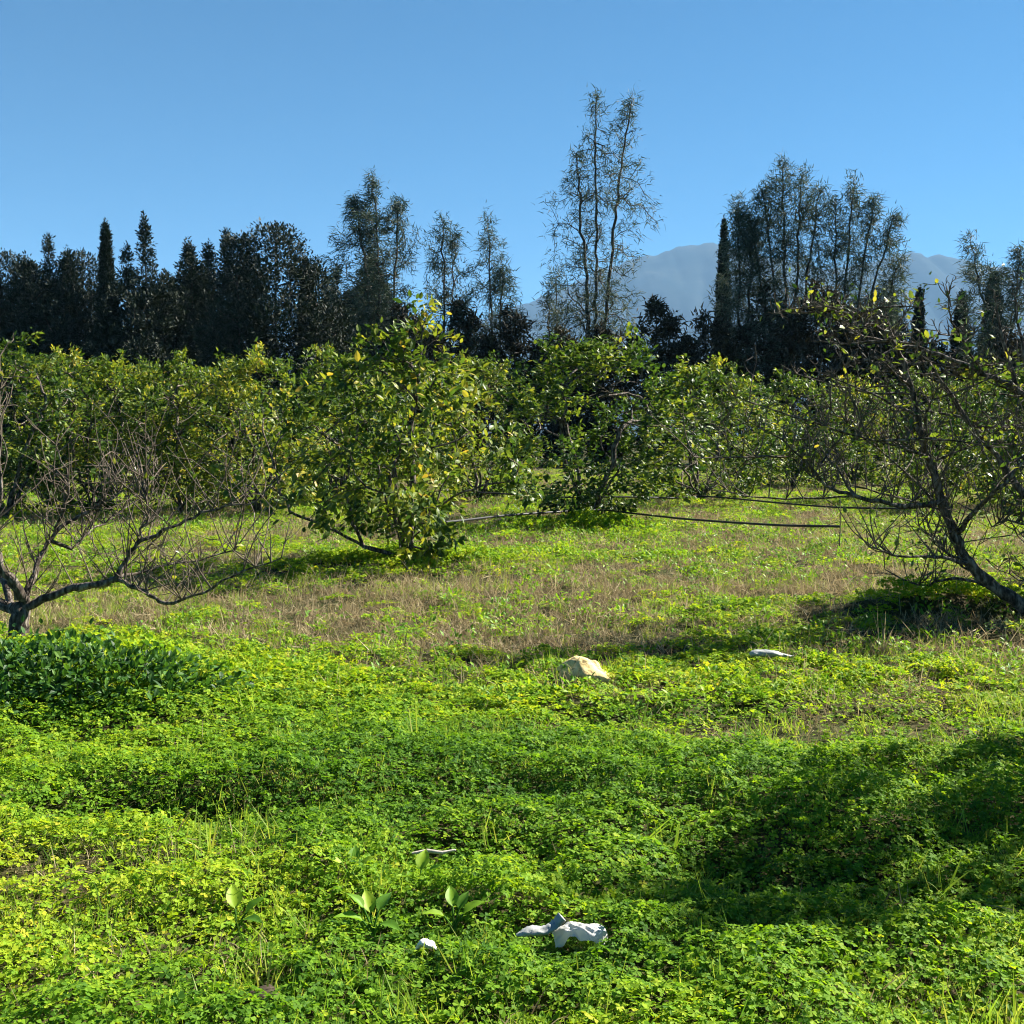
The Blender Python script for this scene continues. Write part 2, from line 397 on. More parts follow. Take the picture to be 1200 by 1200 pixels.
# ---- leafy orchard trees
def orchard_mesh(seed, H=3.0, W=1.5, ntgt=330, per=17, peaks=(), leafL=.092, bottom=.24, limbs=None, gap=.27, dead=0.0, shift=0.0):
    rng = np.random.default_rng(seed)
    sk = Skel()
    sk.poly([(0, 0, 0), (.02, .01, .08), (.0, .0, .17)], r=(.085, .06))
    k = rng.integers(5, 7)
    a0 = rng.random() * 6.28
    for q in range(k):
        a = a0 + q * 6.283 / k + rng.normal() * .3; sp = .45 + .4 * rng.random()
        sk.poly([(0, 0, .12), (.28 * sp * math.cos(a), .28 * sp * math.sin(a), .5), (.62 * sp * math.cos(a) * W / 1.5, .62 * sp * math.sin(a) * W / 1.5, 1.05), (.8 * sp * math.cos(a + .2) * W / 1.5, .8 * sp * math.sin(a + .2) * W / 1.5, 1.6 * H / 3)], attach=2 if q else None, rng=rng, jit=.015)
    if limbs:
        for l in limbs: sk.poly(l, rng=rng, jit=.012)
    # crown: flattened lumpy volume, wider low down, thin towards top
    tg = []
    lob = rng.random((14, 2)) * np.array([6.283, 1.0])
    while len(tg) < ntgt:
        z = bottom + (H - bottom) * rng.random(); u = (z - bottom) / (H - bottom)
        prof_ = np.interp(u, [0, .12, .35, .6, .8, .93, 1], [.42, .80, 1.0, .96, .74, .42, .10])
        a = rng.random() * 6.283
        lump = 1.0 + .22 * math.sin(3 * a + lob[0, 0] + 2.5 * u) + .14 * math.sin(5 * a + lob[1, 0] - 4 * u)
        r = W * prof_ * lump * rng.random() ** .42
        x, y = r * math.cos(a), r * math.sin(a)
        if fbm(np.array(x * .9 + seed), np.array(y * .9 + z * 1.1), 2) < gap: continue
        tg.append((x + shift * min(1, z), y, z))
    for (x, y, z, s_, n_) in peaks:
        for _ in range(n_): tg.append((x + rng.normal() * s_, y + rng.normal() * s_, z - abs(rng.normal()) * .32))
    sk.grow(np.array(tg), .16, rng, jit=.02, lift=.05)
    sk.finish(.0036, .46)
    tb = MB(); sk.tubes(tb, .016); tw = MB(); sk.tubes(tw, 0, .016)
    idx = np.where((sk.R < .0085))[0]
    keep = rng.random(len(idx)) > dead
    idx = idx[keep]
    reps = rng.poisson(per * ntgt / max(len(idx), 1), len(idx)); src = np.repeat(idx, reps); n = len(src)
    P = sk.P[src] + rng.normal(size=(n, 3)) * .055
    outv = norm(sk.P[src] - np.array([0, 0, H * .35]))
    D = norm(sk.D[src] * .5 + outv * .45 + rng.normal(size=(n, 3)) * .62 + np.array([0, 0, -.12]))
    N = norm(np.array([0, 0, 1.]) + outv * .5 + rng.normal(size=(n, 3)) * .55)
    L = leafL * (.65 + .6 * rng.random(n)); Wd = L * (.42 + .16 * rng.random(n))
    hgt = (P[:, 2] / H)
    cn = fbm(P[:, 0] * 2.2 + seed, P[:, 1] * 2.2 + P[:, 2] * 2.6, 2)
    var = np.clip(.42 + .9 * (cn - .5) + .17 * rng.normal(size=n), 0, 1)
    yel = rng.random(n) < .014; var[yel] = .9 + .1 * rng.random(yel.sum())
    return tb, tw, (P, D, N, L, Wd, var), sk

def orchard_tree(name, meshes, x, y, rz, sc, label, group='leafy fruit trees of the orchard'):
    r = root(name, x, y, None, rz, sc)
    for nm, me in meshes:
        o = mk(nm, me, r)
        if nm in ('crown', 'twigs'): o['kind'] = 'stuff'
    return tag(r, label, 'tree', group)

variants = []
for sd, H, W, n_, pr, dd_ in ((11, 3.0, 1.55, 400, 22, .05), (23, 2.95, 1.6, 400, 21, .15), (37, 3.1, 1.5, 400, 22, .1), (59, 3.0, 1.65, 380, 17, .35)):
    tb, tw, lf, sk = orchard_mesh(sd, H, W, n_, pr, dead=dd_, peaks=[(.95 * math.cos(q * 1.9 + sd) * (.25 + .12 * (q % 4)) * 1.3, .95 * math.sin(q * 1.9 + sd) * (.25 + .12 * (q % 4)) * 1.3, H + .22 - .10 * (q % 5), .05, 4) for q in range(11)])
    lb = MB(); leaves(lb, *lf)
    variants.append([('trunk', tb.mesh('trunk', M['bark'])), ('twigs', tw.mesh('twigs', M['bark'])), ('crown', lb.mesh('crown', M['citrus']))])

# the big tree left of the centre
rng = np.random.default_rng(77)
bx, by = gp(474, 667)
tb, tw, lf, sk = orchard_mesh(4, 2.38, 1.55, 380, 14,
    peaks=[(.24, 0, 2.98, .09, 9), (.12, .05, 2.72, .16, 12), (-.42, .05, 2.74, .08, 7), (-.15, .1, 2.62, .2, 8), (.55, .1, 2.5, .1, 6), (.45, -.25, .45, .16, 12), (.3, -.3, .3, .14, 10)],
    limbs=[[(-.03, 0, .12), (-.45, -.05, .22), (-.85, -.1, .45), (-1.32, -.1, .62), (-1.45, -.05, 1.05), (-1.6, 0, 1.55)],
           [(-.5, -.05, .24), (-.62, -.05, .6), (-.68, 0, 1.1)], [(.05, 0, .3), (.10, .02, .9), (.06, 0, 1.6), (.16, .02, 2.2), (.22, 0, 2.7)],
           [(.06, 0, .5), (.55, -.1, .82), (1.0, -.15, .98), (1.35, -.15, 1.0)]], gap=.44, leafL=.105, bottom=.45, shift=-.18)
big = root('orchard_tree', bx, by, None, 0, 1.0)
tag(big, 'large leafy tree in the middle with a low limb reaching left', 'tree', 'leafy fruit trees of the orchard')
tb.obj('trunk', M['bark'], big); o = tw.obj('twigs', M['bark'], big); o['kind'] = 'stuff'
P, D, N, L, Wd, var = lf
n = len(P)
# outermost 300 leaves on the near side are leaves of their own, the rest one crown
score = -P[:, 1] + .5 * (L / .1) + rng.random(n) * .6
own = np.argsort(-score)[:300]; rest = np.setdiff1d(np.arange(n), own)
lb = MB(); leaves(lb, P[rest], D[rest], N[rest], L[rest], Wd[rest], var[rest]); o = lb.obj('crown', M['citrus'], big); o['kind'] = 'stuff'
leaf_meshes = []
for q in range(8):
    lb = MB(); leaves(lb, [(0, 0, 0)], [(0, 1, 0)], [(0, 0, 1)], 1.0, .42 + .02 * q, .12 + .09 * q if q < 7 else .92); leaf_meshes.append(lb.mesh('leaf', M['citrus']))
def own_leaves(P, D, N, L, parent, meshes, rng):
    for p_, d_, n_, l_ in zip(P, D, N, L):
        d_ = norm(d_); s_ = norm(np.cross(d_, n_)); u_ = np.cross(s_, d_)
        o = mk('leaf', meshes[int(rng.integers(len(meshes)))], parent)
        m = Matrix(((s_[0], d_[0], u_[0], p_[0]), (s_[1], d_[1], u_[1], p_[1]), (s_[2], d_[2], u_[2], p_[2]), (0, 0, 0, 1)))
        o.matrix_local = m @ Matrix.Scale(float(l_), 4)
own_leaves(P[own], D[own], N[own], L[own], big, leaf_meshes, rng)

# the other orchard trees: (px, base row, top row, variant, turn, width factor, label)
OT = [
 (690, 614, 406, 2, .4, 1.3, 'round leafy tree behind the hose, right of the large central tree'),
 (822, 590, 424, 0, 2.2, 1.22, 'leafy tree just right of and behind the tree on the hose'),
 (930, 574, 440, 3, 1.1, 1.1, 'small distant leafy tree under the dark central thicket'),
 (562, 590, 424, 2, 3.0, 1.0, 'leafy tree showing behind the right side of the large central tree'),
 (398, 592, 412, 0, 4.0, 1.0, 'leafy tree hidden behind the left side of the large central tree'),
 (300, 606, 412, 1, .8, 1.05, 'leafy tree in left hedge-like row, beside the large central tree'),
 (212, 603, 420, 3, 2.6, 1.0, 'leafy tree in left hedge-like row above the dark hollow'),
 (112, 606, 416, 0, 5.1, 1.05, 'leafy tree in left hedge-like row, second from the left edge'),
 (5, 612, 400, 3, 3.6, 1.1, 'leafy tree at the left edge behind the bare pruned tree'),
 (255, 578, 428, 0, 1.9, 1.1, 'far leafy tree peeping over the left row near its right end'),
 (160, 578, 426, 1, 4.4, 1.1, 'far leafy tree peeping over the middle of the left row'),
 (50, 579, 424, 2, .2, 1.1, 'far leafy tree peeping over the left row near the left edge'),
 (480, 574, 430, 1, 5.5, 1.1, 'far leafy tree directly behind the large central tree'),
 (870, 568, 444, 1, .9, 1.1, 'far leafy tree filling the row below the tall dark cluster'),
 (1000, 570, 446, 0, 3.3, 1.1, 'far leafy tree left behind the branches of the leaning bare tree'),
 (1075, 590, 440, 3, 1.5, 1.05, 'leafy tree seen through the leaning bare tree, left of its trunk'),
 (1180, 598, 430, 1, 2.0, 1.05, 'leafy tree seen through the leaning bare tree at the right edge'),
 (1125, 568, 444, 0, .1, 1.1, 'far leafy tree behind the leaning bare trunk'),
]
for (px, py, top, v, rz, wf, lab) in OT:
    x, y = gp(px, py)
    H = (HOR - top) * y / FPX + CAMH
    s = H / 3.12
    orchard_tree('orchard_tree', variants[v], x, y, rz, (s * wf, s * wf, s), lab)

# ---- nearly bare trees with traced limbs
def bare_tree(name, base_px, d, limbs, label, seed, shoots, leafcfg, trunk_r, extra=None, sec=None):
    rng = np.random.default_rng(seed)
    b = pt(base_px[0], base_px[1], d); b[2] = hz(b[0], b[1]) - .06
    rt = root(name, b[0], b[1], b[2])
    sk = Skel()
    for L_ in limbs:
        pts = [pt(px, py, d + dd) - b for (px, py, dd) in L_[0]]
        if L_ is limbs[0]: pts[0] = np.zeros(3)
        sk.poly(np.array(pts), r=L_[1], rng=rng, jit=.008)
    for (n_, lo_, hi_, dx_) in (sec or []):          # secondary limbs fanning off the main ones
        for _ in range(n_):
            k = int(rng.integers(lo_, min(hi_, len(sk.p)))); p_ = np.array(sk.p[k])
            dv = norm(np.array([dx_ + rng.normal() * .55, rng.normal() * .55, .45 + rng.normal() * .35])); ln = .45 + .75 * rng.random()
            if p_[2] + dv[2] * ln > 2.25: dv = norm(dv * np.array([1, 1, .1])); ln *= .6
            sk.poly([p_, p_ + dv * ln * .5 + rng.normal(size=3) * .03, p_ + dv * ln + rng.normal(size=3) * .04], attach=k, r=(.013, .004), rng=rng, jit=.006)
    seg = np.array(sk.p)
    # shoots: fine straight twigs rising from the limbs, with side twiglets
    nl = len(seg); rl = np.array(sk.rmin)
    wgt = (rl < .05) / (rl + .012); wgt[:6] = 0; wgt /= wgt.sum()
    for _ in range(shoots):
        k = int(rng.choice(nl, p=wgt)); p_ = seg[k]
        dirv = norm(np.array([rng.normal() * .55, rng.normal() * .6, .9 + rng.normal() * .35]))
        ln = (.14 + .5 * rng.random() ** 1.5) * (1.0 if p_[2] < 1.45 else .5 if p_[2] < 1.9 else .25); side = rng.normal(size=3) * .06
        q1 = p_ + dirv * ln * .45 + side * ln; q2 = p_ + dirv * ln + np.array([0, 0, .06 * ln])
        n0 = len(sk.p); sk.poly([p_, q1, q2], attach=k, r=(.0058, .0024), sub=3)
        for _k in range(int(rng.integers(1, 4))):
            a_ = int(rng.integers(n0 + 1, len(sk.p))); sd2 = norm(dirv * .7 + rng.normal(size=3) * .6); l2 = ln * (.25 + .35 * rng.random()); p2 = sk.p[a_]
            sk.poly([p2, p2 + sd2 * l2 * .5 + rng.normal(size=3) * .01, p2 + sd2 * l2 + np.array([0, 0, .1 * l2])], attach=a_, r=(.0036, .0018), sub=2)
    tg = []
    if extra is not None:
        for (x0, x1, y0, y1, n_, sd_) in extra:
            for _ in range(int(n_ * .35)): tg.append(pt(x0 + (x1 - x0) * rng.random(), y0 + (y1 - y0) * rng.random(), d + rng.normal() * sd_) - b)
    sk.grow(np.array(tg), .10, rng, jit=.007, straight=.25, lift=.02)
    sk.finish(.0024, .26)
    sk.R = sk.R * np.where(sk.R > .008, .80 + .28 * rng.random(len(sk.R)), 1)
    tb = MB(); sk.tubes(tb, .0085); tb.obj('trunk', M['bark'], rt)
    tw = MB(); sk.tubes(tw, 0, .0085, cut=(.02, .004)); o = tw.obj('twigs', M['twig'], rt); o['kind'] = 'stuff'
    nleaf, Lf, low = leafcfg
    idx = np.where((sk.R < .0068) & (sk.P[:, 2] > low))[0]
    src = rng.choice(idx, nleaf); n = len(src)
    P = sk.P[src] + rng.normal(size=(n, 3)) * .01
    D = norm(sk.D[src] * .7 + rng.normal(size=(n, 3)) * .6); N = norm(np.array([0, 0, 1.]) + rng.normal(size=(n, 3)) * .6)
    L = Lf * (.6 + .6 * rng.random(n))
    return rt, tag(rt, label, 'tree'), (P, D, N, L), rng

young = []
for q in range(6):
    lb = MB(); leaves(lb, [(0, 0, 0)], [(0, 1, 0)], [(0, 0, 1)], 1.0, .40 + .03 * q, .15 + .15 * q); young.append(lb.mesh('leaf', M['sparse']))

# pruned tree at the left edge
LD = 7.9
limbs = [
 ([(14, 790, 0), (16, 745, 0), (22, 712, .02)], (.085, .06)),
 ([(22, 714, .02), (70, 693, .05), (118, 684, .0), (134, 678, 0)], (.038, .025)),
 ([(134, 678, 0), (146, 652, .02), (162, 634, .05), (200, 618, .1), (236, 601, .15), (275, 592, .2), (305, 588, .2)], (.022, .005)),
 ([(138, 680, 0), (165, 692, -.1), (189, 712, -.2), (232, 697, -.3), (285, 668, -.4), (330, 655, -.5)], (.020, .005)),
 ([(134, 678, 0), (175, 668, .2), (215, 660, .3), (275, 645, .45)], (.014, .004)),
 ([(24, 712, 0), (30, 690, .1), (44, 655, .25), (60, 622, .4), (90, 605, .5), (130, 585, .6), (165, 560, .7)], (.028, .006)),
 ([(60, 622, .4), (75, 600, .3), (80, 560, .3), (66, 520, .3)], (.014, .004)),
 ([(22, 706, 0), (8, 676, -.1), (-12, 648, -.2), (-45, 610, -.3), (-70, 550, -.3)], (.045, .012)),
 ([(-12, 648, -.2), (2, 560, -.1), (2, 470, -.1), (5, 420, -.1)], (.014, .004)),
 ([(162, 634, .05), (172, 606, .0), (168, 570, -.05), (176, 530, -.05)], (.012, .003)),
 ([(75, 645, .4), (100, 625, .6), (140, 600, .9), (185, 570, 1.1)], (.016, .004)),
 ([(20, 716, 0), (-40, 700, .3), (-110, 660, .5), (-170, 600, .6)], (.05, .012)),
 ([(10, 700, .1), (-20, 640, .7), (-30, 560, 1.2)], (.035, .01)),
]
rt, _, lf, rg = bare_tree('pruned_tree', (14, 790), LD, limbs, 'bare pruned tree on the clover mound at the left edge', 31, 250, (90, .06, .25), .09,
    extra=[(150, 310, 480, 600, 190, .3), (60, 200, 510, 620, 120, .4), (200, 330, 575, 660, 40, .3), (0, 110, 480, 640, 50, .35), (-120, 20, 430, 640, 40, .4)])
own_leaves(*lf, rt, young, rg)

# dark leafy regrowth round its foot
def leafy_clump(px, py, rx, ry, h, n, Lf, label, seed):
    rng = np.random.default_rng(seed); x, y = gp(px, py); rt = root('leafy_shrub', x, y); tag(rt, label, 'shrub')
    u = norm(rng.normal(size=(n, 3))); u[:, 2] = np.abs(u[:, 2]); r_ = rng.random(n) ** .3
    lum = .7 + .6 * fbm(u[:, 0] * 2.5 + seed, u[:, 1] * 2.5 + u[:, 2] * 2, 2)
    P = u * np.array([rx, ry, h]) * (r_ * lum)[:, None] * (.75 + .5 * rng.random(n))[:, None]
    D = norm(u * .8 + rng.normal(size=(n, 3)) * .6 + np.array([0, 0, .1])); N = norm(np.array([0, 0, 1.]) + u * .3 + rng.normal(size=(n, 3)) * .4)
    L = Lf * (.5 + .9 * rng.random(n)); mb = MB(); leaves(mb, P, D, N, L, L * .55, np.clip(.36 + .26 * rng.normal(size=n), 0, 1)); o = mb.obj('foliage', M['regrowth'], rt); o['kind'] = 'stuff'
    mb = MB()
    for q in range(40):
        a = rng.random() * 6.283; e = np.array([rx * math.cos(a), ry * math.sin(a), 0]) * rng.random() ** .5 * .8; e[2] = h * (.5 + .4 * rng.random())
        tube(mb, [e * np.array([.6, .6, 0]), e * np.array([.8, .8, .5]), e], [.004, .003, .002], 4)
    o = mb.obj('stems', M['twig'], rt); o['kind'] = 'stuff'
leafy_clump(70, 832, .92, .46, .36, 6200, .046, 'dark green leafy clump round the foot of the bare pruned tree', 5)
# leaning tree at the right edge
RD = 8.7
limbs = [
 ([(1262, 772, 0), (1240, 735, 0), (1212, 716, 0)], (.11, .09)),
 ([(1212, 716, 0), (1172, 690, .0), (1136, 662, 0), (1122, 628, .05), (1104, 588, .1), (1092, 545, .1), (1080, 515, .1), (1068, 462, .1), (1052, 415, .1), (1030, 385, .1), (1000, 372, .1), (968, 366, .1)], (.056, .008)),
 ([(1104, 588, .1), (1060, 596, -.1), (1010, 582, -.2), (975, 575, -.25), (945, 552, -.3), (925, 535, -.3)], (.026, .005)),
 ([(1090, 540, .1), (1062, 525, -.1), (1035, 518, -.2), (1000, 510, -.2)], (.018, .004)),
 ([(1240, 650, .1), (1205, 585, .2), (1165, 530, .3), (1130, 490, .3), (1102, 450, .35), (1085, 425, .4), (1065, 395, .4)], (.036, .006)),
 ([(1240, 735, 0), (1275, 660, .3), (1262, 560, .4), (1240, 500, .3), (1190, 455, .2), (1150, 440, .1), (1110, 420, 0), (1060, 405, 0), (1020, 420, -.1), (960, 440, -.1)], (.042, .005)),
 ([(1190, 455, .2), (1175, 420, .2), (1165, 380, .2), (1160, 350, .2)], (.022, .005)),
 ([(1262, 560, .4), (1215, 470, .6), (1190, 400, .6), (1185, 350, .6)], (.03, .006)),
 ([(1040, 400, .1), (1055, 370, .2), (1080, 350, .3)], (.014, .004)),
 ([(1150, 440, .1), (1120, 395, -.1), (1105, 365, -.2), (1108, 340, -.2)], (.012, .003)),
 ([(1136, 662, 0), (1100, 650, -.3), (1060, 655, -.5), (1020, 640, -.6)], (.018, .005)),
 ([(1122, 628, .05), (1150, 590, -.3), (1185, 560, -.5), (1215, 520, -.6)], (.024, .006)),
 ([(1172, 690, 0), (1120, 676, .3), (1080, 690, .5), (1040, 668, .7)], (.018, .005)),
 ([(1262, 740, 0), (1330, 650, .2), (1390, 560, .3), (1420, 440, .3)], (.06, .012)),
 ([(1275, 660, .3), (1340, 540, .6), (1350, 400, .8)], (.04, .01)),
]
rt, _, lf, rg = bare_tree('leaning_tree', (1262, 772), RD, limbs, 'leaning half-bare tree with sparse yellow leaves at the right edge', 47, 1150, (300, .075, .2), .1,
    extra=[(1000, 1200, 370, 520, 200, .4), (1040, 1200, 520, 690, 210, .5), (950, 1090, 345, 440, 90, .3), (1000, 1110, 560, 660, 40, .4), (1200, 1400, 380, 650, 60, .5)], sec=[(46, 14, 130, -.55), (16, 14, 130, .4)])
own_leaves(*lf, rt, young, rg)
P, D, N, L = lf; n = len(P); k3 = np.tile(np.arange(n), 3)
lb = MB(); leaves(lb, P[k3] + rg.normal(size=(3 * n, 3)) * .09, D[k3] + rg.normal(size=(3 * n, 3)) * .6, N[k3] + rg.normal(size=(3 * n, 3)) * .5, L[k3] * .7, L[k3] * .34, np.clip(.35 + .2 * rg.normal(size=3 * n), 0, 1))
o = lb.obj('crown', M['citrus'], rt); o['kind'] = 'stuff'

# tree outside the frame whose shadow lies across the foreground at the right
orchard_tree('orchard_tree', variants[0], 4.30, 5.38, 1.0, (.54, .54, 1.14), 'leafy tree outside the frame on the right, casting the foreground shadow')
orchard_tree('orchard_tree', variants[2], 6.0, 10.3, 2.0, (.95, .95, .95), 'leafy tree at the right edge close behind the leaning bare tree')

# ------------------------------------------------------------------ tree line
def T3(px, d): return (px - 600) * d / FPX
def hgt(top, d): return (HOR - top) * d / FPX + CAMH

def cypress_mesh(seed, H, W, spires, puff=.62, dens=1.0, open_=0.0):
    """dense dark conifer; spires = [(x, top, radius)] as fractions of H and W"""
    rng = np.random.default_rng(seed)
    cl = []
    for (sx, st, sr, pw) in spires:
        h = H * st; r0 = W * sr
        n = int(185 * dens * (h / 10) * max(sr, .35) * 2)
        for _ in range(n):
            u = rng.random() ** 1.15; z = .4 + (h - .4) * u
            prof_ = max(.03, (1 - u) ** pw) * min(1, .55 + u * 2.2)
            a = rng.random() * 6.283; rr = r0 * prof_ * (.78 + .35 * rng.random())
            if rng.random() < .38: rr *= rng.random() ** .5
            stray = rng.random() < .22
            if stray: rr *= 1.18 + .25 * rng.random()
            cl.append((sx * W + rr * math.cos(a), rr * math.sin(a), z, (puff * (.45 + .8 * rng.random())) * (.26 + .74 * min(1, prof_ + .05)) * (.6 if stray else 1)))
        for q in range(9):                                   # the leader
            t_ = q / 8; cl.append((sx * W + rng.normal() * .05, rng.normal() * .05, h * (.93 + .085 * t_), .24 * (1 - t_) + .05))
        for _ in range(int(n * .22)):                        # upright sprays standing off the outline
            u = .25 + .7 * rng.random(); z = h * u; a = rng.random() * 6.283; rr = r0 * max(.03, (1 - u) ** pw) * 1.12
            for t_ in (0, .5, 1.0): cl.append((sx * W + rr * math.cos(a) * (1 + .06 * t_), rr * math.sin(a) * (1 + .06 * t_), z + t_ * .55, .22 - .15 * t_))
    cl = np.array(cl)
    if open_: cl = cl[rng.random(len(cl)) > open_ * (cl[:, 2] / H) ** 1.5]
    lb = MB()
    cnt_ = np.clip((cl[:, 3] / puff) ** 1.1 * 66, 9, 90).astype(int)
    src = np.repeat(np.arange(len(cl)), cnt_); n = len(src)
    u = norm(rng.normal(size=(n, 3))); rr = cl[src, 3] * rng.random(n) ** .33
    P = cl[src, :3] + u * rr[:, None] * np.array([1, 1, 1.15])
    ax = np.array([s_[0] * W for s_ in spires])
    D = norm(u * .9 + np.array([0, 0, .75]) + rng.normal(size=(n, 3)) * .35)
    N = norm(u + rng.normal(size=(n, 3)) * .4)
    L = .32 * (.6 + .7 * rng.random(n)) * (.5 + .5 * np.clip(cl[src, 3] / puff, 0, 1))
    flakes(lb, P, D, N, L, L * .36, np.clip(.4 + .22 * rng.normal(size=n), 0, 1))
    tb = MB()
    for (sx, st, sr, pw) in spires:
        tube(tb, [(sx * W * .3, 0, 0), (sx * W, 0, H * st * .4), (sx * W, 0, H * st * .97)], [.16 * max(sr, .5), .12 * max(sr, .5), .015], 6)
        for _ in range(10):
            z = H * st * (.25 + .6 * rng.random()); a = rng.random() * 6.28; q = W * sr * (1 - z / (H * st)) ** pw
            tube(tb, [(sx * W, 0, z), (sx * W + .5 * q * math.cos(a), .5 * q * math.sin(a), z + .25 * q), (sx * W + .95 * q * math.cos(a), .95 * q * math.sin(a), z + .7 * q)], [.05, .035, .012], 4)
    return [('trunk', tb.mesh('trunk', M['darkbark'])), ('crown', lb.mesh('crown', M['cypress']))]

def feather_mesh(seed, H, W, stems, ntgt, per, mat='casu', low=.2, lean=0.0, strip=(.42, .042), pw=.75, cone=True, tip=.013, upw=.5, foot=.3):
    """open feathery tree: stems = list of polylines in metres"""
    rng = np.random.default_rng(seed)
    sk = Skel()
    for s_ in stems: sk.poly(np.array(s_, float), rng=rng, jit=.05, sub=6)
    tg = []
    S = np.array(sk.p)
    for q in range(int(ntgt * 1.7)):
        s_ = np.array(stems[q % len(stems)], float)
        u = low + (1 - low) * rng.random() ** 1.2
        t = u * (len(s_) - 1); k = min(int(t), len(s_) - 2); c = s_[k] + (s_[k + 1] - s_[k]) * (t - k)
        env = W * (np.interp(u, [low, low + .12, low + .35, .8, 1.0], [foot, .85, 1.0, .45, .06]) if cone else np.interp(u, [low, .4, .7, .9, 1.0], [.7, 1, .9, .5, .04])) / max(1, len(stems) ** .35)
        a = rng.random() * 6.283; r = env * rng.random() ** .6
        tg.append(c + np.array([r * math.cos(a) + lean * r * .6, r * math.sin(a), r * upw + rng.normal() * .15]))
    sk.grow(np.array(tg), .55, rng, jit=.06, lift=.10)
    sk.finish(tip, .40)
    tb = MB(); sk.tubes(tb, .05, 9, cut=(.12, .05)); tw = MB(); sk.tubes(tw, 0, .05, sides=(4, 4, 3))
    idx = np.where(sk.R < tip * 2.4)[0]
    if mat == 'casu':
        tips = np.where(np.array(sk.tip) > 0)[0]
        src = np.concatenate([np.repeat(tips, rng.poisson(per * (2.2 if len(tips) > 500 else 2.9), len(tips))), np.repeat(idx, rng.poisson(per * 1.0, len(idx)))])
    else: src = np.repeat(idx, rng.poisson(per * 2.4, len(idx)))
    n = len(src)
    P = sk.P[src] + rng.normal(size=(n, 3)) * .20
    D = norm(sk.D[src] * .7 + rng.normal(size=(n, 3)) * .55 + np.array([lean, 0, .15]))
    lb = MB()
    strips(lb, P, D, strip[0] * (.6 + .7 * rng.random(n)), strip[1] * (.7 + .6 * rng.random(n)), np.clip(.45 + .25 * rng.normal(size=n), 0, 1), rng, bend=.25, seg=2)
    return [('trunk', tb.mesh('trunk', M['darkbark'])), ('branches', tw.mesh('branches', M['darkbark'])), ('crown', lb.mesh('crown', M[mat]))]

def plant_tree(name, meshes, x, y, label, group, rz=0.0, sc=1.0, z=-.05):
    r = root(name, x, y, z, rz, sc)
    for nm, me in meshes:
        o = mk(nm, me, r)
        if nm != 'trunk': o['kind'] = 'stuff'
    return tag(r, label, 'tree', group)

cy = [cypress_mesh(101, 15.0, 3.0, [(0, 1.0, .40, 1.0), (.35, .95, .42, .7), (-.4, .90, .6, .40), (.1, .82, .95, .28)], puff=.75),
      cypress_mesh(102, 15.0, 2.8, [(0, 1.0, .40, 1.0), (-.3, .92, .6, .5), (.35, .86, .65, .36), (0, .78, .95, .25)], puff=.7),
      cypress_mesh(103, 15.0, 3.5, [(0, 1.0, .8, .33), (-.5, .94, .55, .38), (.55, .86, .6, .36)], puff=.95),
      cypress_mesh(104, 15.0, .95, [(0, 1.0, 1.15, .95)], puff=.42, dens=1.1),
      cypress_mesh(105, 15.0, 3.2, [(0, 1.0, .6, 1.0), (-.32, .88, .35, .8), (.3, .78, .65, .4), (-.2, .74, .85, .3)], puff=.55, open_=.3)]
CY = [ # px, top, variant, distance, xy scale, turn, label
 (-18, 312, 0, 72, 1.0, .5, 'dark conifer cut by the left edge of the picture'),
 (22, 302, 2, 74, .95, 2.5, 'dark rounded conifer beside the left edge of the tree line'),
 (64, 282, 0, 70, 1.0, .2, 'dark conifer with a doubled pointed top near the left edge'),
 (103, 300, 2, 72, .85, 1.2, 'bushy grey-green conifer left of the thin spire'),
 (131, 266, 3, 70, 1.0, 0, 'thin dark cypress spire in the left tree line'),
 (176, 258, 4, 70, 1.0, .6, 'open-topped conifer, the tallest of the left tree line'),
 (226, 286, 1, 73, 1.25, 2.0, 'dark conifer right of the open-topped tall one'),
 (270, 276, 0, 74, .95, 3.4, 'dark conifer left of the broad bushy one'),
 (326, 268, 2, 68, 1.15, 0.3, 'broad bushy conifer with grey lit puffs, right end of left tree line'),
 (362, 308, 3, 69, 1.2, 1, 'short narrow conifer on the right flank of the broad bushy one'),
 (396, 318, 0, 75, 1.0, 4.2, 'dark conifer filling the gap left of the pale feathery tree'),
 (438, 296, 1, 76, 1.25, 1.7, 'dark conifer standing behind the pale feathery tree'),
 (845, 262, 3, 74, .75, 0, 'thin cypress spire on the left side of the dark central cluster'),
 (1040, 336, 0, 80, .65, 1.0, 'small dark conifer against the mountain, right of central cluster'),
 (1072, 340, 3, 80, 1.1, 2.0, 'small narrow dark conifer below the mountain peak'),
 (1122, 344, 3, 78, 1.45, 0, 'small dark pointed cypress standing clear against the mountain'),
 (1158, 322, 3, 76, 1.5, 1.0, 'dark narrow cypress in front of the feathery tree at right edge'),
]
for (px, top, v, d, sx, rz, lab) in CY:
    s = hgt(top, d) / 15.0
    if v != 3: sx *= 1.15
    plant_tree('cypress_tree', cy[v], T3(px, d), d, lab, 'dark conifers of the tree line', rz, (s * sx, s * sx, s))

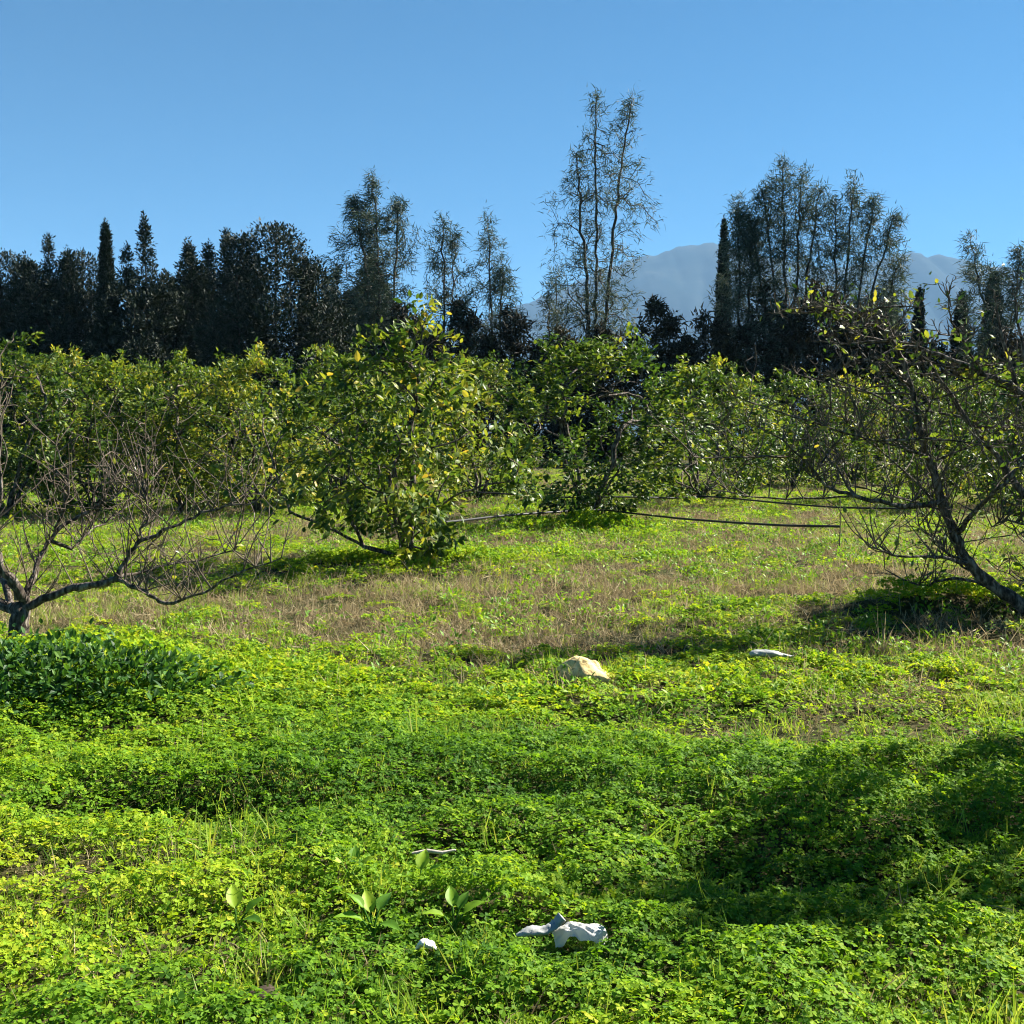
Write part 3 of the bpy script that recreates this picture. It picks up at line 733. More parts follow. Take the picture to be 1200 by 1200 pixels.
d = 62.0
def stem(px0, px1, top, d=62.0, n=4, bow=0.0, cx=0):
    H = hgt(top + 15, d); x0 = T3(px0, d) - T3(cx, d); x1 = T3(px1, d) - T3(cx, d)
    return [(x0 + (x1 - x0) * t ** 1.3 + bow * math.sin(math.pi * t), .3 * math.sin(3 * t), H * t) for t in np.linspace(0, 1, n + 1)]
def feather(px, seed, W, stems, n_, per, label, group='feathery trees of the tree line', d=62.0, **kw):
    H = max(s_[-1][2] for s_ in stems)
    plant_tree('casuarina_tree' if kw.get('mat', 'casu') == 'casu' else 'brushwood_tree', feather_mesh(seed, H, W, stems, n_, per, **kw), T3(px, d), d, label, group)
feather(450, 201, 3.0, [stem(450, 440, 200, cx=450), stem(452, 470, 225, cx=450), stem(448, 420, 222, cx=450)], 200, 8, 'pale feathery tree leaning left above the dark conifers', lean=-.5, low=.45, upw=.9)
feather(522, 202, 2.1, [stem(522, 520, 246, cx=522), stem(522, 535, 262, cx=522)], 90, 8, 'narrow feathery tree behind the top of the large orchard tree', low=.35, cone=False)
feather(580, 203, 2.6, [stem(580, 572, 246, cx=580), stem(580, 590, 300, cx=580)], 130, 8, 'feathery tree with layered dark lower branches right of the orchard tree top', low=.25, upw=.25)
feather(650, 204, 1.6, [stem(650, 652, 290, cx=650), stem(650, 640, 310, cx=650)], 60, 7, 'small thin feathery tree at the foot of the tall twin-stemmed one', low=.3, d=66.0)
feather(702, 205, 3.9, [stem(700, 696, 106, cx=702, n=6), stem(706, 737, 103, cx=702, n=6, bow=-.3), stem(698, 674, 170, cx=702, n=6)], 340, 5, 'tallest tree, open and feathery with twin dark stems', low=.32, upw=.35, foot=.6)
feather(868, 206, 2.3, [stem(868, 862, 222, cx=868), stem(870, 880, 250, cx=868)], 160, 9, 'feathery tree on the left of the dark central cluster', low=.3)
feather(925, 207, 3.6, [stem(925, 912, 182, cx=925), stem(925, 935, 192, cx=925), stem(925, 890, 212, cx=925), stem(925, 955, 210, cx=925), stem(925, 872, 240, cx=925)], 420, 9, 'tall bushy feathery tree in the middle of the dark central cluster', low=.22, upw=.6, cone=False)
feather(985, 208, 3.3, [stem(980, 995, 196, cx=985), stem(985, 1018, 222, cx=985), stem(985, 972, 226, cx=985), stem(985, 1042, 240, cx=985), stem(985, 1050, 290, cx=985)], 400, 8, 'feathery tree spreading right from the dark central cluster', low=.25, upw=.6, lean=.2)
feather(1175, 209, 3.0, [stem(1180, 1130, 264, cx=1175), stem(1180, 1188, 280, cx=1175), stem(1180, 1215, 275, cx=1175)], 170, 9, 'pale feathery tree at the right edge leaning left', low=.3, lean=-.4, upw=.7)
for (px, top, seed, W, lab) in [(605, 352, 301, 2.0, 'low dark brushwood left of the tall twin-stemmed tree'), (775, 345, 302, 2.6, 'brownish brushwood right of the tall twin-stemmed tree'),
        (830, 352, 303, 2.4, 'brownish brushwood left under the dark central cluster'), (900, 330, 304, 2.6, 'dense dark brushwood under the middle of the central cluster'),
        (960, 320, 305, 2.6, 'dense dark brushwood under the right of the central cluster'), (1020, 352, 306, 2.2, 'brown brushwood behind the top of the leaning bare tree'),
        (1085, 385, 307, 2.0, 'low brushwood below the mountain behind the leaning bare tree'), (710, 372, 308, 2.2, 'low dark brushwood at the foot of the tall twin-stemmed tree'),
        (545, 345, 309, 2.2, 'dark brushwood behind the right shoulder of the large orchard tree'), (660, 375, 310, 2.0, 'low brushwood in the gap left of the tall twin-stemmed tree'),
        (480, 350, 311, 2.2, 'dark brushwood behind the top of the large orchard tree'), (1180, 380, 312, 2.4, 'low brushwood behind the leaning bare tree at the right edge')]:
    dd = 58.0 + (seed % 5)
    feather(px, seed, W, [stem(px, px - 8, top, dd, cx=px), stem(px, px + 10, top + 14, dd, cx=px), stem(px, px + 30, top + 40, dd, cx=px), stem(px, px - 32, top + 40, dd, cx=px)], 120, 13, lab, 'brushwood of the tree line', dd, mat='brush', low=.06, cone=False, strip=(.42, .11), foot=.8)

# ------------------------------------------------------------------ ground cover
def blob(x, y, px, py, rx, ry):          # soft patch centred where the photo shows it, radii in metres
    cx, cy_ = gp(px, py); return np.exp(-((x - cx) / rx) ** 2 - ((y - cy_) / ry) ** 2)
def dryness(x, y):
    v = .34 + .95 * (fbm(x / 1.5, y / 1.2, 3, 40.) - .5) + .34 * np.clip((y - 6) / 5, 0, 1)
    for a in [(420, 728, 2.2, 1.1, .85), (250, 715, 1.2, .8, .5), (620, 735, 1.3, .9, .6), (700, 690, 1.8, 1.5, .4), (950, 690, 2.0, 1.5, .3), (900, 870, .9, .30, .65),
              (1130, 840, .9, .5, .45), (860, 820, .8, .5, .35), (280, 1130, .4, .15, .3), (60, 1045, .4, .15, .3), (340, 985, .35, .15, .3), (120, 1180, .7, .2, .15), (1060, 770, 1.0, .3, .6), (950, 640, 3, 1.6, .35)]:
        v = v + a[4] * blob(x, y, *a[:4])
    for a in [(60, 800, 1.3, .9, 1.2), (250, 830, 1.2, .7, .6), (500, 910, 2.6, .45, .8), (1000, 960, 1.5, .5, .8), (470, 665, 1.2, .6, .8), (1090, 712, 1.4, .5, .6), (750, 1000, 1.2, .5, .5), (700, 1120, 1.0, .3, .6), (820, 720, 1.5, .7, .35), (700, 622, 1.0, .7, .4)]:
        v = v - a[4] * blob(x, y, *a[:4])
    return np.clip(v, 0, 1)

def protos(kind, k):
    out = []
    for s_ in range(k):
        rng = np.random.default_rng(900 + s_ + {'clover': 0, 'grass': 50, 'dry': 100, 'weed': 150}[kind])
        lb = MB()
        if kind == 'clover':
            n = 80; a = rng.random(n) * 6.283; r = .17 * np.sqrt(rng.random(n))
            c = np.stack([r * np.cos(a), r * np.sin(a), .02 + (.075 - .05 * (r / .17) ** 2) * (.4 + .7 * rng.random(n))], 1)
            up = norm(np.array([0, 0, 1.]) + rng.normal(size=(n, 3)) * .34)
            e1 = norm(np.cross(up, rng.normal(size=(n, 3)))); e2 = np.cross(up, e1)
            sz = .0185 * (.65 + .65 * rng.random(n)); var = np.clip(.52 + .2 * rng.normal(size=n), 0, 1)
            for q in range(3):
                an = q * 2.094
                D = e1 * math.cos(an) + e2 * math.sin(an) - up * .18
                S = norm(np.cross(D, up))
                # heart-shaped leaflet: notch at the outer end, folded along its middle
                L = sz[:, None]
                v = np.stack([c, c + D * L * .62 + S * L * .52 + up * L * .10, c + D * L * 1.02 + S * L * .30 + up * L * .02, c + D * L * .86 - up * L * .06, c + D * L * 1.02 - S * L * .30 + up * L * .02, c + D * L * .62 - S * L * .52 + up * L * .10], 1).reshape(-1, 3)
                f = (np.arange(n)[:, None, None] * 6 + np.array([[0, 2, 1], [0, 3, 2], [0, 4, 3], [0, 5, 4]])[None]).reshape(-1, 3)
                lb.add(v, f, np.repeat(var, 6))
            mat = M['clover']
        elif kind == 'grass':
            n = 22; a = rng.random(n) * 6.283; r = .07 * np.sqrt(rng.random(n))
            P = np.stack([r * np.cos(a), r * np.sin(a), np.zeros(n)], 1)
            D = np.array([0, 0, 1.]) + rng.normal(size=(n, 3)) * .32
            strips(lb, P, D, .13 * (.5 + .8 * rng.random(n)), .0058, np.clip(.5 + .25 * rng.normal(size=n), 0, 1), rng, bend=.25 * rng.random(n), seg=3)
            mat = M['grass']
        elif kind == 'dry':
            n = 34; a = rng.random(n) * 6.283; r = .13 * np.sqrt(rng.random(n))
            P = np.stack([r * np.cos(a), r * np.sin(a), np.zeros(n)], 1)
            D = np.array([0, 0, .8]) + rng.normal(size=(n, 3)) * .6
            D[:, 2] = np.abs(D[:, 2])
            strips(lb, P, D, .12 * (.4 + .9 * rng.random(n)), .0048, np.clip(.45 + .28 * rng.normal(size=n), 0, 1), rng, bend=.5 * rng.random(n), seg=3)
            mat = M['dry']
        else:
            n = 26; a = rng.random(n) * 6.283; r = .10 * np.sqrt(rng.random(n))
            P = np.stack([r * np.cos(a), r * np.sin(a), .02 + .10 * rng.random(n)], 1)
            D = np.stack([np.cos(a), np.sin(a), .35 + .5 * rng.normal(size=n)], 1) + rng.normal(size=(n, 3)) * .4
            leaves(lb, P, D, np.array([0, 0, 1.]) + rng.normal(size=(n, 3)) * .3, .045 * (.6 + .8 * rng.random(n)), .02, np.clip(.5 + .22 * rng.normal(size=n), 0, 1))
            mat = M['weed']
        o = bpy.data.objects.new(kind + '_clump', lb.mesh(kind + '_clump', mat)); out.append(o)
    return out

def scatter_group(name, coll):
    ng = bpy.data.node_groups.new(name, 'GeometryNodeTree')
    ng.interface.new_socket('Geometry', in_out='INPUT', socket_type='NodeSocketGeometry')
    ng.interface.new_socket('Geometry', in_out='OUTPUT', socket_type='NodeSocketGeometry')
    N = ng.nodes; gi = N.new('NodeGroupInput'); go = N.new('NodeGroupOutput')
    ci = N.new('GeometryNodeCollectionInfo'); ci.inputs['Collection'].default_value = coll
    ci.inputs['Separate Children'].default_value = True; ci.inputs['Reset Children'].default_value = True
    ip = N.new('GeometryNodeInstanceOnPoints'); ip.inputs['Pick Instance'].default_value = True
    def attr(nm, tp):
        a = N.new('GeometryNodeInputNamedAttribute'); a.data_type = tp; a.inputs['Name'].default_value = nm; return a.outputs[0]
    er = N.new('FunctionNodeEulerToRotation')
    ng.links.new(attr('turn', 'FLOAT_VECTOR'), er.inputs[0]); ng.links.new(er.outputs[0], ip.inputs['Rotation'])
    ng.links.new(attr('size', 'FLOAT_VECTOR'), ip.inputs['Scale']); ng.links.new(attr('pick', 'INT'), ip.inputs['Instance Index'])
    ng.links.new(gi.outputs[0], ip.inputs['Points']); ng.links.new(ci.outputs[0], ip.inputs['Instance'])
    ng.links.new(ip.outputs[0], go.inputs[0])
    return ng

def scatter(name, kind, k, X, Y, size, label, cat, rng, tilt=.18, zs=None):
    coll = bpy.data.collections.new(name + '_clumps')
    for o in protos(kind, k): coll.objects.link(o)
    n = len(X)
    me = bpy.data.meshes.new(name)
    me.vertices.add(n); me.vertices.foreach_set('co', np.stack([X, Y, height(X, Y) - .006], 1).ravel())
    e = rng.normal(size=(n, 3)) * tilt; e[:, 2] = rng.random(n) * 6.283
    a = me.attributes.new('turn', 'FLOAT_VECTOR', 'POINT'); a.data.foreach_set('vector', e.ravel())
    s3 = np.stack([size, size, size * (1 if zs is None else zs)], 1)
    a = me.attributes.new('size', 'FLOAT_VECTOR', 'POINT'); a.data.foreach_set('vector', s3.ravel())
    a = me.attributes.new('pick', 'INT', 'POINT'); a.data.foreach_set('value', rng.integers(0, k, n).astype(np.int32))
    me.update()
    o = mk(name, me); tag(o, label, cat, kind='stuff')
    md = o.modifiers.new('scatter', 'NODES'); md.node_group = scatter_group(name + '_scatter', coll)
    return o

def field(rng, bands):
    xs, ys = [], []
    for d0, d1, per in bands:
        n = int((.5 * (d1 * d1 - d0 * d0) + 2.4 * (d1 - d0)) * per)      # a step's margin to either side of the view
        y = d0 + (d1 - d0) * rng.random(3 * n); y = y[rng.random(3 * n) < (.5 * y + 1.2) / (.5 * d1 + 1.2)][:n]
        x = (rng.random(len(y)) * 2 - 1) * (.5 * y + 1.2)
        k_ = (np.abs(x) < .5 * y + .15) | (rng.random(len(y)) < .5); x, y = x[k_], y[k_]
        xs.append(x); ys.append(y)
    return np.concatenate(xs), np.concatenate(ys)
rng = np.random.default_rng(2024)
def lushness(x, y):
    v = np.zeros_like(x)
    for mx_, my_, rx, ry, hh in MOUNDS:
        if hh > .045: v = v + np.exp(-((x - mx_) / (rx * .9)) ** 2 - ((y - my_) / (ry * .9)) ** 2)
    return np.clip(v, 0, 1)
CLEAR = [(655, 1140, .20, .16), (492, 1142, .07, .10), (684, 812, .24, .22), (905, 795, .30, .30), (506, 1028, .12, .10), (295, 1190, .12, .08)]
def clear(x, y):
    v = np.zeros_like(x)
    for px_, py_, rx, ry in CLEAR:
        cx_, cy_ = gp(px_, py_); v = np.maximum(v, np.clip(1.6 - 1.6 * (((x - cx_) / rx) ** 2 + ((y - cy_) / ry) ** 2), 0, 1))
    return v
def canopy(x, y, dr):
    b1 = fbm(x / .34, y / .26, 2, 77.); b2 = vnoise(x / .085 + 3, y / .075)
    c = .012 + .105 * np.clip(b1 * 1.8 - .48, 0, 1) + .038 * b2
    return c * (1 - .45 * dr) * (1 + 1.1 * lushness(x, y)) * (1 - .75 * clear(x, y))
NEAR = 6.1
X, Y = field(rng, [(1.9, 4.2, 6000), (4.2, 5.4, 4600), (5.4, NEAR, 3000)])
dr = dryness(X, Y); keep = rng.random(len(X)) > np.clip(dr * 1.3 - .25, 0, .92); X, Y, dr = X[keep], Y[keep], dr[keep]
n = len(X); cp = canopy(X, Y, dr); top = 1 - rng.random(n) ** 1.5 * .75
c = np.stack([X, Y, height(X, Y) + cp * top + .004], 1)
e_ = .06; sx = (canopy(X + e_, Y, dr) - cp) / e_; sy = (canopy(X, Y + e_, dr) - cp) / e_
up = norm(np.stack([-sx * .5, -sy * .5, np.ones(n)], 1) + rng.normal(size=(n, 3)) * .36)
e1 = norm(np.cross(up, rng.normal(size=(n, 3)))); e2 = np.cross(up, e1)
sz = .0128 * (.45 + 1.05 * rng.random(n)) * (1 + .12 * np.clip(Y - 4, 0, 2.5)); yel = fbm(X / .8, Y / .5, 3, 140.)
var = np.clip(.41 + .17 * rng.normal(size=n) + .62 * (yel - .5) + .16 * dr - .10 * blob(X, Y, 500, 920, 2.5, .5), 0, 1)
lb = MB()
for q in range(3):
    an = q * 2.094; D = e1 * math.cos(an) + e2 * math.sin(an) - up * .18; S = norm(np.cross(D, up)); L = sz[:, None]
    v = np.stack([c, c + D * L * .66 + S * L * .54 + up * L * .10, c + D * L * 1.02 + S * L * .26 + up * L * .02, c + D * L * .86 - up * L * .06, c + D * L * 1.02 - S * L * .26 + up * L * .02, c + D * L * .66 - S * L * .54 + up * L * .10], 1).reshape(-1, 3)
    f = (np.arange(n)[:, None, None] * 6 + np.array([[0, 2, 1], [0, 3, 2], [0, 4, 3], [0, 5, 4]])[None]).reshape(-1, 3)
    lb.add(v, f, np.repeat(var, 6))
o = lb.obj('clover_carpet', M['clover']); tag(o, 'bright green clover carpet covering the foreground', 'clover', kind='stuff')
print('clover leaves', n)
X, Y = field(rng, [(NEAR - .1, 10, 58), (10, 18, 32), (18, 30, 15), (30, 48, 7)])
dr = dryness(X, Y); keep = rng.random(len(X)) > np.clip(dr * 1.25 - .18, 0, .93); X, Y = X[keep], Y[keep]
lu = lushness(X, Y); bump_ = fbm(X / .35, Y / .28, 2, 77.)
sz = (.70 + .35 * rng.random(len(X)) + .35 * (bump_ - .5) + .35 * lu) * (1 + .45 * np.clip((Y - 9) / 16, 0, 1))
scatter('clover_cover', 'clover', 6, X, Y, sz, 'low green clover carpeting the orchard floor behind the foreground', 'clover', rng, zs=.55 + .8 * bump_ + .6 * lu)
X, Y = field(rng, [(1.6, 6, 95), (6, 11, 60), (11, 20, 20), (20, 34, 12), (34, 50, 6)])
cl_ = fbm(X / .9, Y / .7, 3, 12.); keep = rng.random(len(X)) < np.clip((cl_ - .36) * 3.2, .06, 1); X, Y = X[keep], Y[keep]
sz = (.45 + .75 * rng.random(len(X)) ** 2) * (1 + .5 * np.clip((Y - 9) / 16, 0, 1))
scatter('grass_cover', 'grass', 5, X, Y, sz, 'thin yellow-green grass blades among the clover', 'grass', rng)
X, Y = field(rng, [(1.6, 6, 60), (6, 11, 70), (11, 20, 40), (20, 34, 18), (34, 50, 7)])
dr = dryness(X, Y); keep = rng.random(len(X)) < np.clip(dr * 1.15 - .12, .03, 1); X, Y = X[keep], Y[keep]
sz = (.65 + .95 * rng.random(len(X)) ** 1.5) * np.where(Y < 6, .72, 1) * (1 + .5 * np.clip((Y - 9) / 16, 0, 1))
scatter('dry_grass_cover', 'dry', 5, X, Y, sz, 'brown dried grass in patches across the orchard floor', 'dry grass', rng, tilt=.25)
X, Y = field(rng, [(6, 11, 12), (11, 20, 10), (20, 30, 5)])
cl_ = fbm(X / 1.3, Y / 1.0, 3, 55.); keep = rng.random(len(X)) < np.clip((cl_ - .42) * 4, .05, 1) * (Y > 2.5); X, Y = X[keep], Y[keep]
scatter('weed_cover', 'weed', 4, X, Y, (.45 + .5 * rng.random(len(X)) + .03 * Y), 'small broad-leaved weeds among the clover', 'weeds', rng)

# ------------------------------------------------------------------ small things
def lump_mesh(name, mat, size, seed, sub=4, rough=.22, flat=.3):
    rng = np.random.default_rng(seed)
    import bmesh
    bm = bmesh.new(); bmesh.ops.create_icosphere(bm, subdivisions=sub, radius=1.0)
    v = np.array([x.co[:] for x in bm.verts]); u = v.copy()
    planes = norm(rng.normal(size=(16, 3))); offs = .62 + .3 * rng.random(16)
    for pn, of in zip(planes, offs):
        dd = v @ pn - of; v = v - np.where(dd > 0, dd * .85, 0)[:, None] * pn
    nn = fbm(u[:, 0] * 2.4 + seed, u[:, 1] * 2.4 + u[:, 2] * 1.7, 4) - .5
    v = v * (1 + rough * nn * 2)[:, None]
    v = v * np.array(size)
    v[:, 2] = np.maximum(v[:, 2], -flat * size[2])
    for x, co in zip(bm.verts, v): x.co = co
    me = bpy.data.meshes.new(name); [setattr(f_, 'smooth', True) for f_ in bm.faces]; bm.to_mesh(me); bm.free(); me.materials.append(mat)
    return me
def place(name, me, px, py, dz, rz, label, cat, zoff=0.0):
    x, y = gp(px, py); o = mk(name, me); o.location = (x, y, hz(x, y) + dz); o.rotation_euler = (0, 0, rz)
    return tag(o, label, cat)
place('rock', lump_mesh('rock', M['rock'], (.22, .30, .155), 8, rough=.16, flat=.12), 684, 799, .0, .3, 'pale yellow limestone rock lying in the grass', 'rock')

# white plastic bag: a crumpled sheet in two lobes
def sheet(name, mat, pts, width, seed, parent=None, thick=.012):
    """crumpled bag: a flattened tube along pts with wrinkles"""
    rng = np.random.default_rng(seed); pts = np.array(pts, float)
    tt = np.linspace(0, len(pts) - 1, 36); q = np.stack([np.interp(tt, np.arange(len(pts)), pts[:, k]) for k in range(3)], 1)
    for _ in range(4): q[1:-1] = (q[:-2] + 2 * q[1:-1] + q[2:]) / 4
    w = np.interp(tt, np.arange(len(pts)), width); n = 22
    T = norm(np.gradient(q, axis=0)); S = norm(np.cross(T, [0, 0, 1.])); U = np.cross(S, T)
    a = np.arange(n) * 2 * math.pi / n
    A, I = np.meshgrid(a, np.arange(36))
    wr = 1 + .8 * (fbm(np.cos(A) * 1.6 + seed, np.sin(A) * 1.6 + I * .22, 3) - .5) + .35 * (np.abs(fbm(np.cos(A) * 3 + seed, np.sin(A) * 3 + I * .5, 2) - .5) * 2 - .3)
    R = w[:, None] * wr
    v = q[:, None] + (R * np.cos(A))[..., None] * S[:, None] + (R * np.sin(A) * .62)[..., None] * U[:, None]
    i_ = np.arange(35)[:, None] * n; j = np.arange(n)[None]; k = (j + 1) % n
    mb = MB(); mb.add(v.reshape(-1, 3), np.stack([i_ + j, i_ + k, i_ + n + k, i_ + n + j], -1).reshape(-1, 4), 0, True)
    for e, c in ((0, q[0]), (35, q[-1])):
        mb.add(np.vstack([v[e], c]), np.stack([np.arange(n), (np.arange(n) + 1) % n, np.full(n, n)], -1), 0, True)
    return mb.obj(name, mat, parent)
x, y = gp(655, 1132); zb = hz(x, y)
bag = root('plastic_bag', x, y, zb); tag(bag, 'crumpled white plastic bag lying in the foreground clover', 'bag')
U_, V_ = np.meshgrid(np.linspace(-1, 1, 40), np.linspace(-1, 1, 28))
wb_ = .80 + .45 * (fbm(U_ * 1.3 + 4, V_ * 1.3, 2) - .5)
fold_ = np.abs(fbm(U_ * 2.6 + V_ * 1.1 + 9, V_ * 2.2, 3) - .5) * 2
bz = .026 + .044 * np.sqrt(np.clip(1 - .8 * V_ ** 2 - .55 * U_ ** 2, 0, 1)) - .020 * fold_ - .022 * np.clip(-U_ - .4, 0, 1) + .012 * np.clip(U_, 0, 1)
bv = np.stack([.062 + .095 * U_ * wb_, .02 + .050 * V_ * wb_ - .012 * np.sin(3 * U_), bz + .012], -1).reshape(-1, 3)
q_ = np.arange(27)[:, None] * 40 + np.arange(39)[None]
mb = MB(); mb.add(bv, np.stack([q_, q_ + 1, q_ + 41, q_ + 40], -1).reshape(-1, 4), .5, True); mb.obj('bag_body', M['bagfilm'], bag)
sheet('bag_neck', M['film'], [(-.12, .0, .055), (-.09, .0, .065), (-.04, .005, .065), (-.005, .015, .08), (.015, .02, .10)], [.006, .018, .02, .018, .02], 6, bag)
x, y = gp(492, 1136); zb = hz(x, y)
sc_ = sheet('plastic_scrap', M['white'], [(-.02, 0, .03), (.0, .0, .05), (.025, .0, .045), (.04, 0, .03)], [.004, .018, .016, .004], 12)
sc_.location = (x, y, zb); tag(sc_, 'small white plastic scrap left of the white bag', 'litter')
x, y = gp(905, 782); zb = hz(x, y)
lt = sheet('crushed_bottle', M['film'], [(-.13, 0, .05), (-.11, 0, .06), (-.03, .0, .06), (.04, 0, .055), (.08, .0, .05), (.13, 0, .04), (.16, 0, .04)], [.016, .034, .036, .030, .018, .014, .012], 21)
lt.location = (x, y, zb + .03); tag(lt, 'grey crushed plastic bottle lying beside the shaded bank', 'bottle')
def stick(px0, px1, py, lift, r, name, label, mat):
    a = gp(px0, py); b_ = gp(px1, py); c = (a + b_) / 2; z0 = hz(*c) + lift
    mb = MB(); tube(mb, [(a[0] - c[0], 0, .0), ((a[0] - c[0]) * .3, .01, .006), ((b_[0] - c[0]) * .4, .0, .002), (b_[0] - c[0], .012, .008)], [r * .7, r, r, r * .5], 7)
    o = mb.obj(name, mat); o.location = (c[0], c[1], z0); return tag(o, label, 'stick')
stick(480, 532, 1022, .075, .007, 'fallen_stick', 'short pale bleached stick lying in a dark foreground hollow', M['stick'])
place('soil_clod', lump_mesh('soil_clod', M['soilclod'], (.07, .05, .04), 15, 3), 295, 1197, .012, .2, 'dark clod of soil at the bottom edge', 'soil clod')

# broad-leaved plants, each large leaf a part
def big_leaf(seed, var, L=1.0):
    rng = np.random.default_rng(seed); lb = MB()
    m = 9; w = np.array([.02, .16, .25, .29, .28, .24, .17, .08, .0]); t = np.linspace(0, 1, m)
    drop = -.35 * t ** 2.2; vs = []
    for k in range(m):
        rip = .02 * math.sin(k * 2.1 + seed)
        vs += [(-w[k], t[k], drop[k] + .10 * w[k] / .3 + rip), (-w[k] * .5, t[k], drop[k] + .02), (0, t[k], drop[k] - .03), (w[k] * .5, t[k], drop[k] + .02), (w[k], t[k], drop[k] + .10 * w[k] / .3 - rip)]
    i_ = np.arange(m - 1)[:, None] * 5 + np.arange(4)[None]
    lb.add(np.array(vs), np.stack([i_, i_ + 1, i_ + 6, i_ + 5], -1).reshape(-1, 4), var, True)
    return lb.mesh('leaf', M['weed'])
BL = [big_leaf(1, .25), big_leaf(2, .5), big_leaf(3, .7)]
def broad_plant(px, py, specs, label):
    specs = [(a_, min(e_, 58) - 6, l_ * .72, st_ * .75) for a_, e_, l_, st_ in specs]
    x, y = gp(px, py); r = root('broad_leaved_plant', x, y, hz(x, y)); tag(r, label, 'plant', 'broad-leaved plants in the foreground')
    mb = MB()
    for (az, el, L, st) in specs:
        dx, dy = math.cos(rad(az)), math.sin(rad(az))
        b_ = np.array([dx * .03, dy * .03, st]); tube(mb, [(0, 0, 0), (dx * .01, dy * .01, st * .6), tuple(b_)], [.004, .0035, .003], 5)
        o = mk('leaf', BL[int(abs(az)) % 3], r); o.location = b_
        o.rotation_euler = (rad(el), 0, rad(az - 90)); o.scale = (L, L, L)
    mb.obj('stems', M['weed'], r)
broad_plant(432, 1118, [(200, 40, .12, .10), (110, 75, .11, .11), (330, 20, .10, .09), (160, 60, .09, .14), (60, 50, .10, .12)], 'broad-leaved plant in the foreground left of the plastic scrap')
broad_plant(530, 1108, [(100, 78, .10, .11), (20, 45, .11, .09), (190, 35, .09, .09), (60, 70, .09, .10)], 'broad-leaved plant in the foreground above the plastic scrap')
broad_plant(408, 1064, [(185, 50, .09, .10), (20, 55, .08, .09), (90, 75, .10, .09)], 'broad-leaved plant behind the one left of the plastic scrap')
broad_plant(488, 1070, [(80, 80, .11, .09), (10, 60, .08, .08), (200, 45, .07, .07)], 'upright broad-leaved plant behind the one above the plastic scrap')
broad_plant(268, 1112, [(110, 78, .12, .09), (30, 55, .10, .08), (330, 30, .10, .07), (250, 30, .07, .06)], 'broad-leaved plant standing alone at lower left')

# taller single grass tufts of the foreground
def tuft(px, py, n, H, label, seed, spread=.25, mat='grass'):
    rng = np.random.default_rng(seed); x, y = gp(px, py); mb = MB()
    P = rng.normal(size=(n, 3)) * np.array([.02, .02, 0]); D = np.array([0, 0, 1.]) + rng.normal(size=(n, 3)) * spread
    strips(mb, P, D, H * (.55 + .5 * rng.random(n)), .011, np.clip(.65 + .2 * rng.normal(size=n), 0, 1), rng, bend=.18 * rng.random(n), seg=5)
    o = mb.obj('grass_tuft', M[mat]); o.location = (x, y, hz(x, y)); tag(o, label, 'grass tuft', 'taller grass tufts of the foreground')
tuft(1116, 1052, 6, .20, 'bright grass tuft in the foreground shadow at right', 1)
tuft(238, 1022, 6, .17, 'grass tuft at lower left above the lone broad-leaved plant', 2)
tuft(886, 985, 4, .15, 'grass tuft left of the foreground shadow', 3)
tuft(395, 870, 6, .24, 'grass tuft in the clover right of the mound at left', 4)
tuft(290, 850, 8, .22, 'grass tuft at the foot of the clover mound at left', 5)
tuft(480, 880, 6, .22, 'grass tuft in the bright clover below the large central tree', 6)
tuft(1040, 772, 7, .42, 'dry pale stalks in front of the shaded bank', 7, .3, 'dry')
tuft(700, 675, 5, .30, 'pale dry stalks below the tree on the hose', 8, .3, 'dry')
tuft(945, 800, 6, .25, 'dry stalks right of the grey bottle', 9, .35, 'dry')

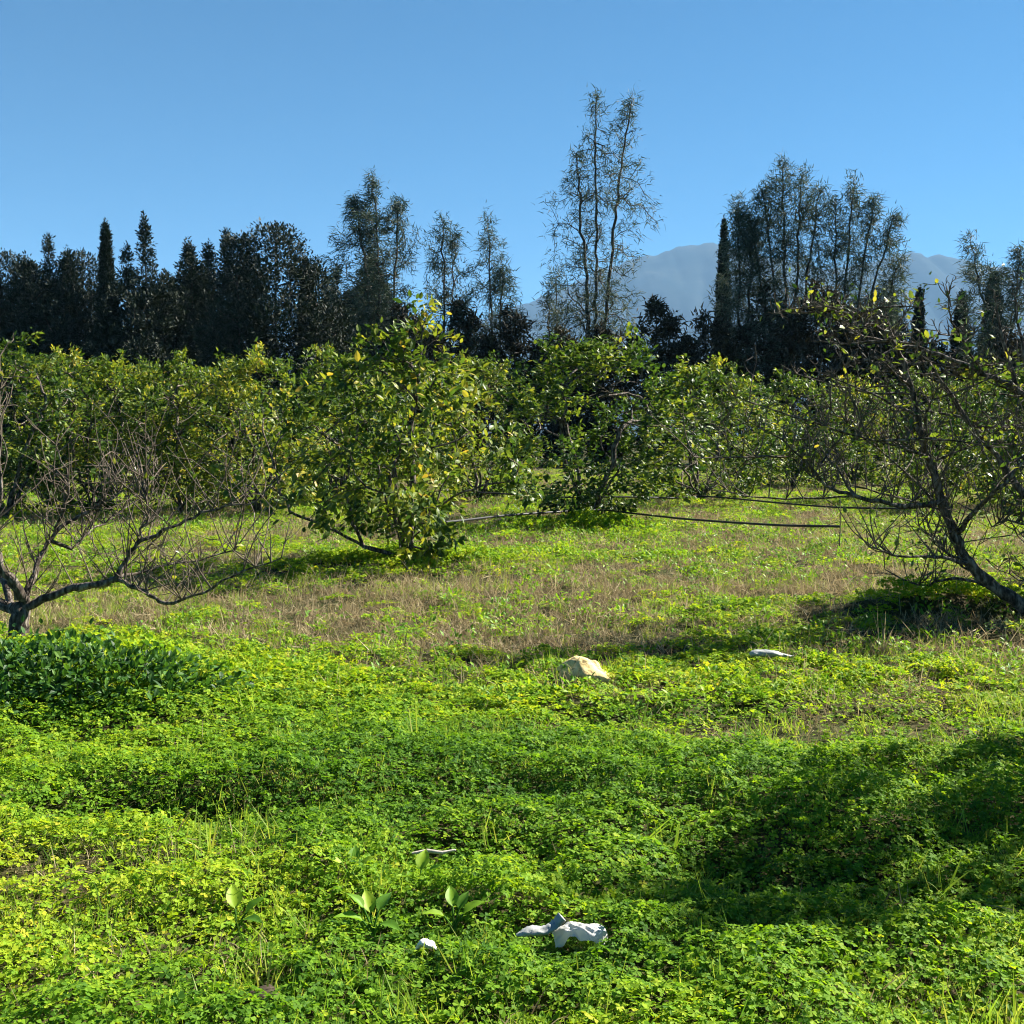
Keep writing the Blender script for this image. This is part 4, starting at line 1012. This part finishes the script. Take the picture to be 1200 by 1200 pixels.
# irrigation hoses strung along the row
def hose(pts, r, label):
    P = np.array([pt(*q) for q in pts]); tt = np.linspace(0, len(P) - 1, (len(P) - 1) * 8 + 1)
    q = np.stack([np.interp(tt, np.arange(len(P)), P[:, k]) for k in range(3)], 1)
    for _ in range(6): q[1:-1] = (q[:-2] + 2 * q[1:-1] + q[2:]) / 4
    o_ = q[0].copy(); mb = MB(); tube(mb, q - o_, r, 6)
    o = mb.obj('irrigation_hose', M['hose']); o.location = o_; return tag(o, label, 'hose', 'black drip hoses')
hose([(522, 612, 14.6), (550, 609, 15.5), (590, 604, 17.0), (650, 600, 18.2), (705, 597, 18.9), (745, 602, 18.4), (800, 608, 17.3), (860, 612.5, 16.2), (920, 616, 15.2), (985, 617, 14.2)], .017, 'nearer black irrigation hose from the large tree past the next trunk')
hose([(560, 577, 22.5), (600, 579, 22.3), (660, 583, 22), (740, 582, 22), (790, 584, 22.5), (822, 581, 23.0), (860, 584, 22), (920, 590, 20.5), (985, 595, 19), (1060, 596, 18)], .017, 'farther black irrigation hose behind the tree on the hose')
x, y = gp(985, 650)
mb = MB(); tube(mb, [(0, 0, -.05), (.01, 0, .35), (0, 0, .72)], [.008, .007, .006], 6); o = mb.obj('hose_stake', M['twig']); o.location = (x, y, hz(x, y)); tag(o, 'thin stake holding the right end of the nearer hose', 'stake')

# ------------------------------------------------------------------ haze
hm, nt, out = nmat('haze_air')
pv = nt.nodes.new('ShaderNodeVolumePrincipled'); pv.inputs['Color'].default_value = (.27, .48, .76, 1); pv.inputs['Density'].default_value = 8.0e-5
pv.inputs['Anisotropy'].default_value = 0.0
nt.links.new(pv.outputs[0], out.inputs['Volume'])
x0, x1, y0, y1, z0, z1 = -9400, 9400, -200, 9400, -2.5, RIDGE_TOP + 40
mb = MB(); mb.add([(x0, y0, z0), (x1, y0, z0), (x1, y1, z0), (x0, y1, z0), (x0, y0, z1), (x1, y0, z1), (x1, y1, z1), (x0, y1, z1)],
                  [[0, 3, 2, 1], [4, 5, 6, 7], [0, 1, 5, 4], [1, 2, 6, 5], [2, 3, 7, 6], [3, 0, 4, 7]])
haze = mb.obj('haze', hm); tag(haze, kind='stuff')
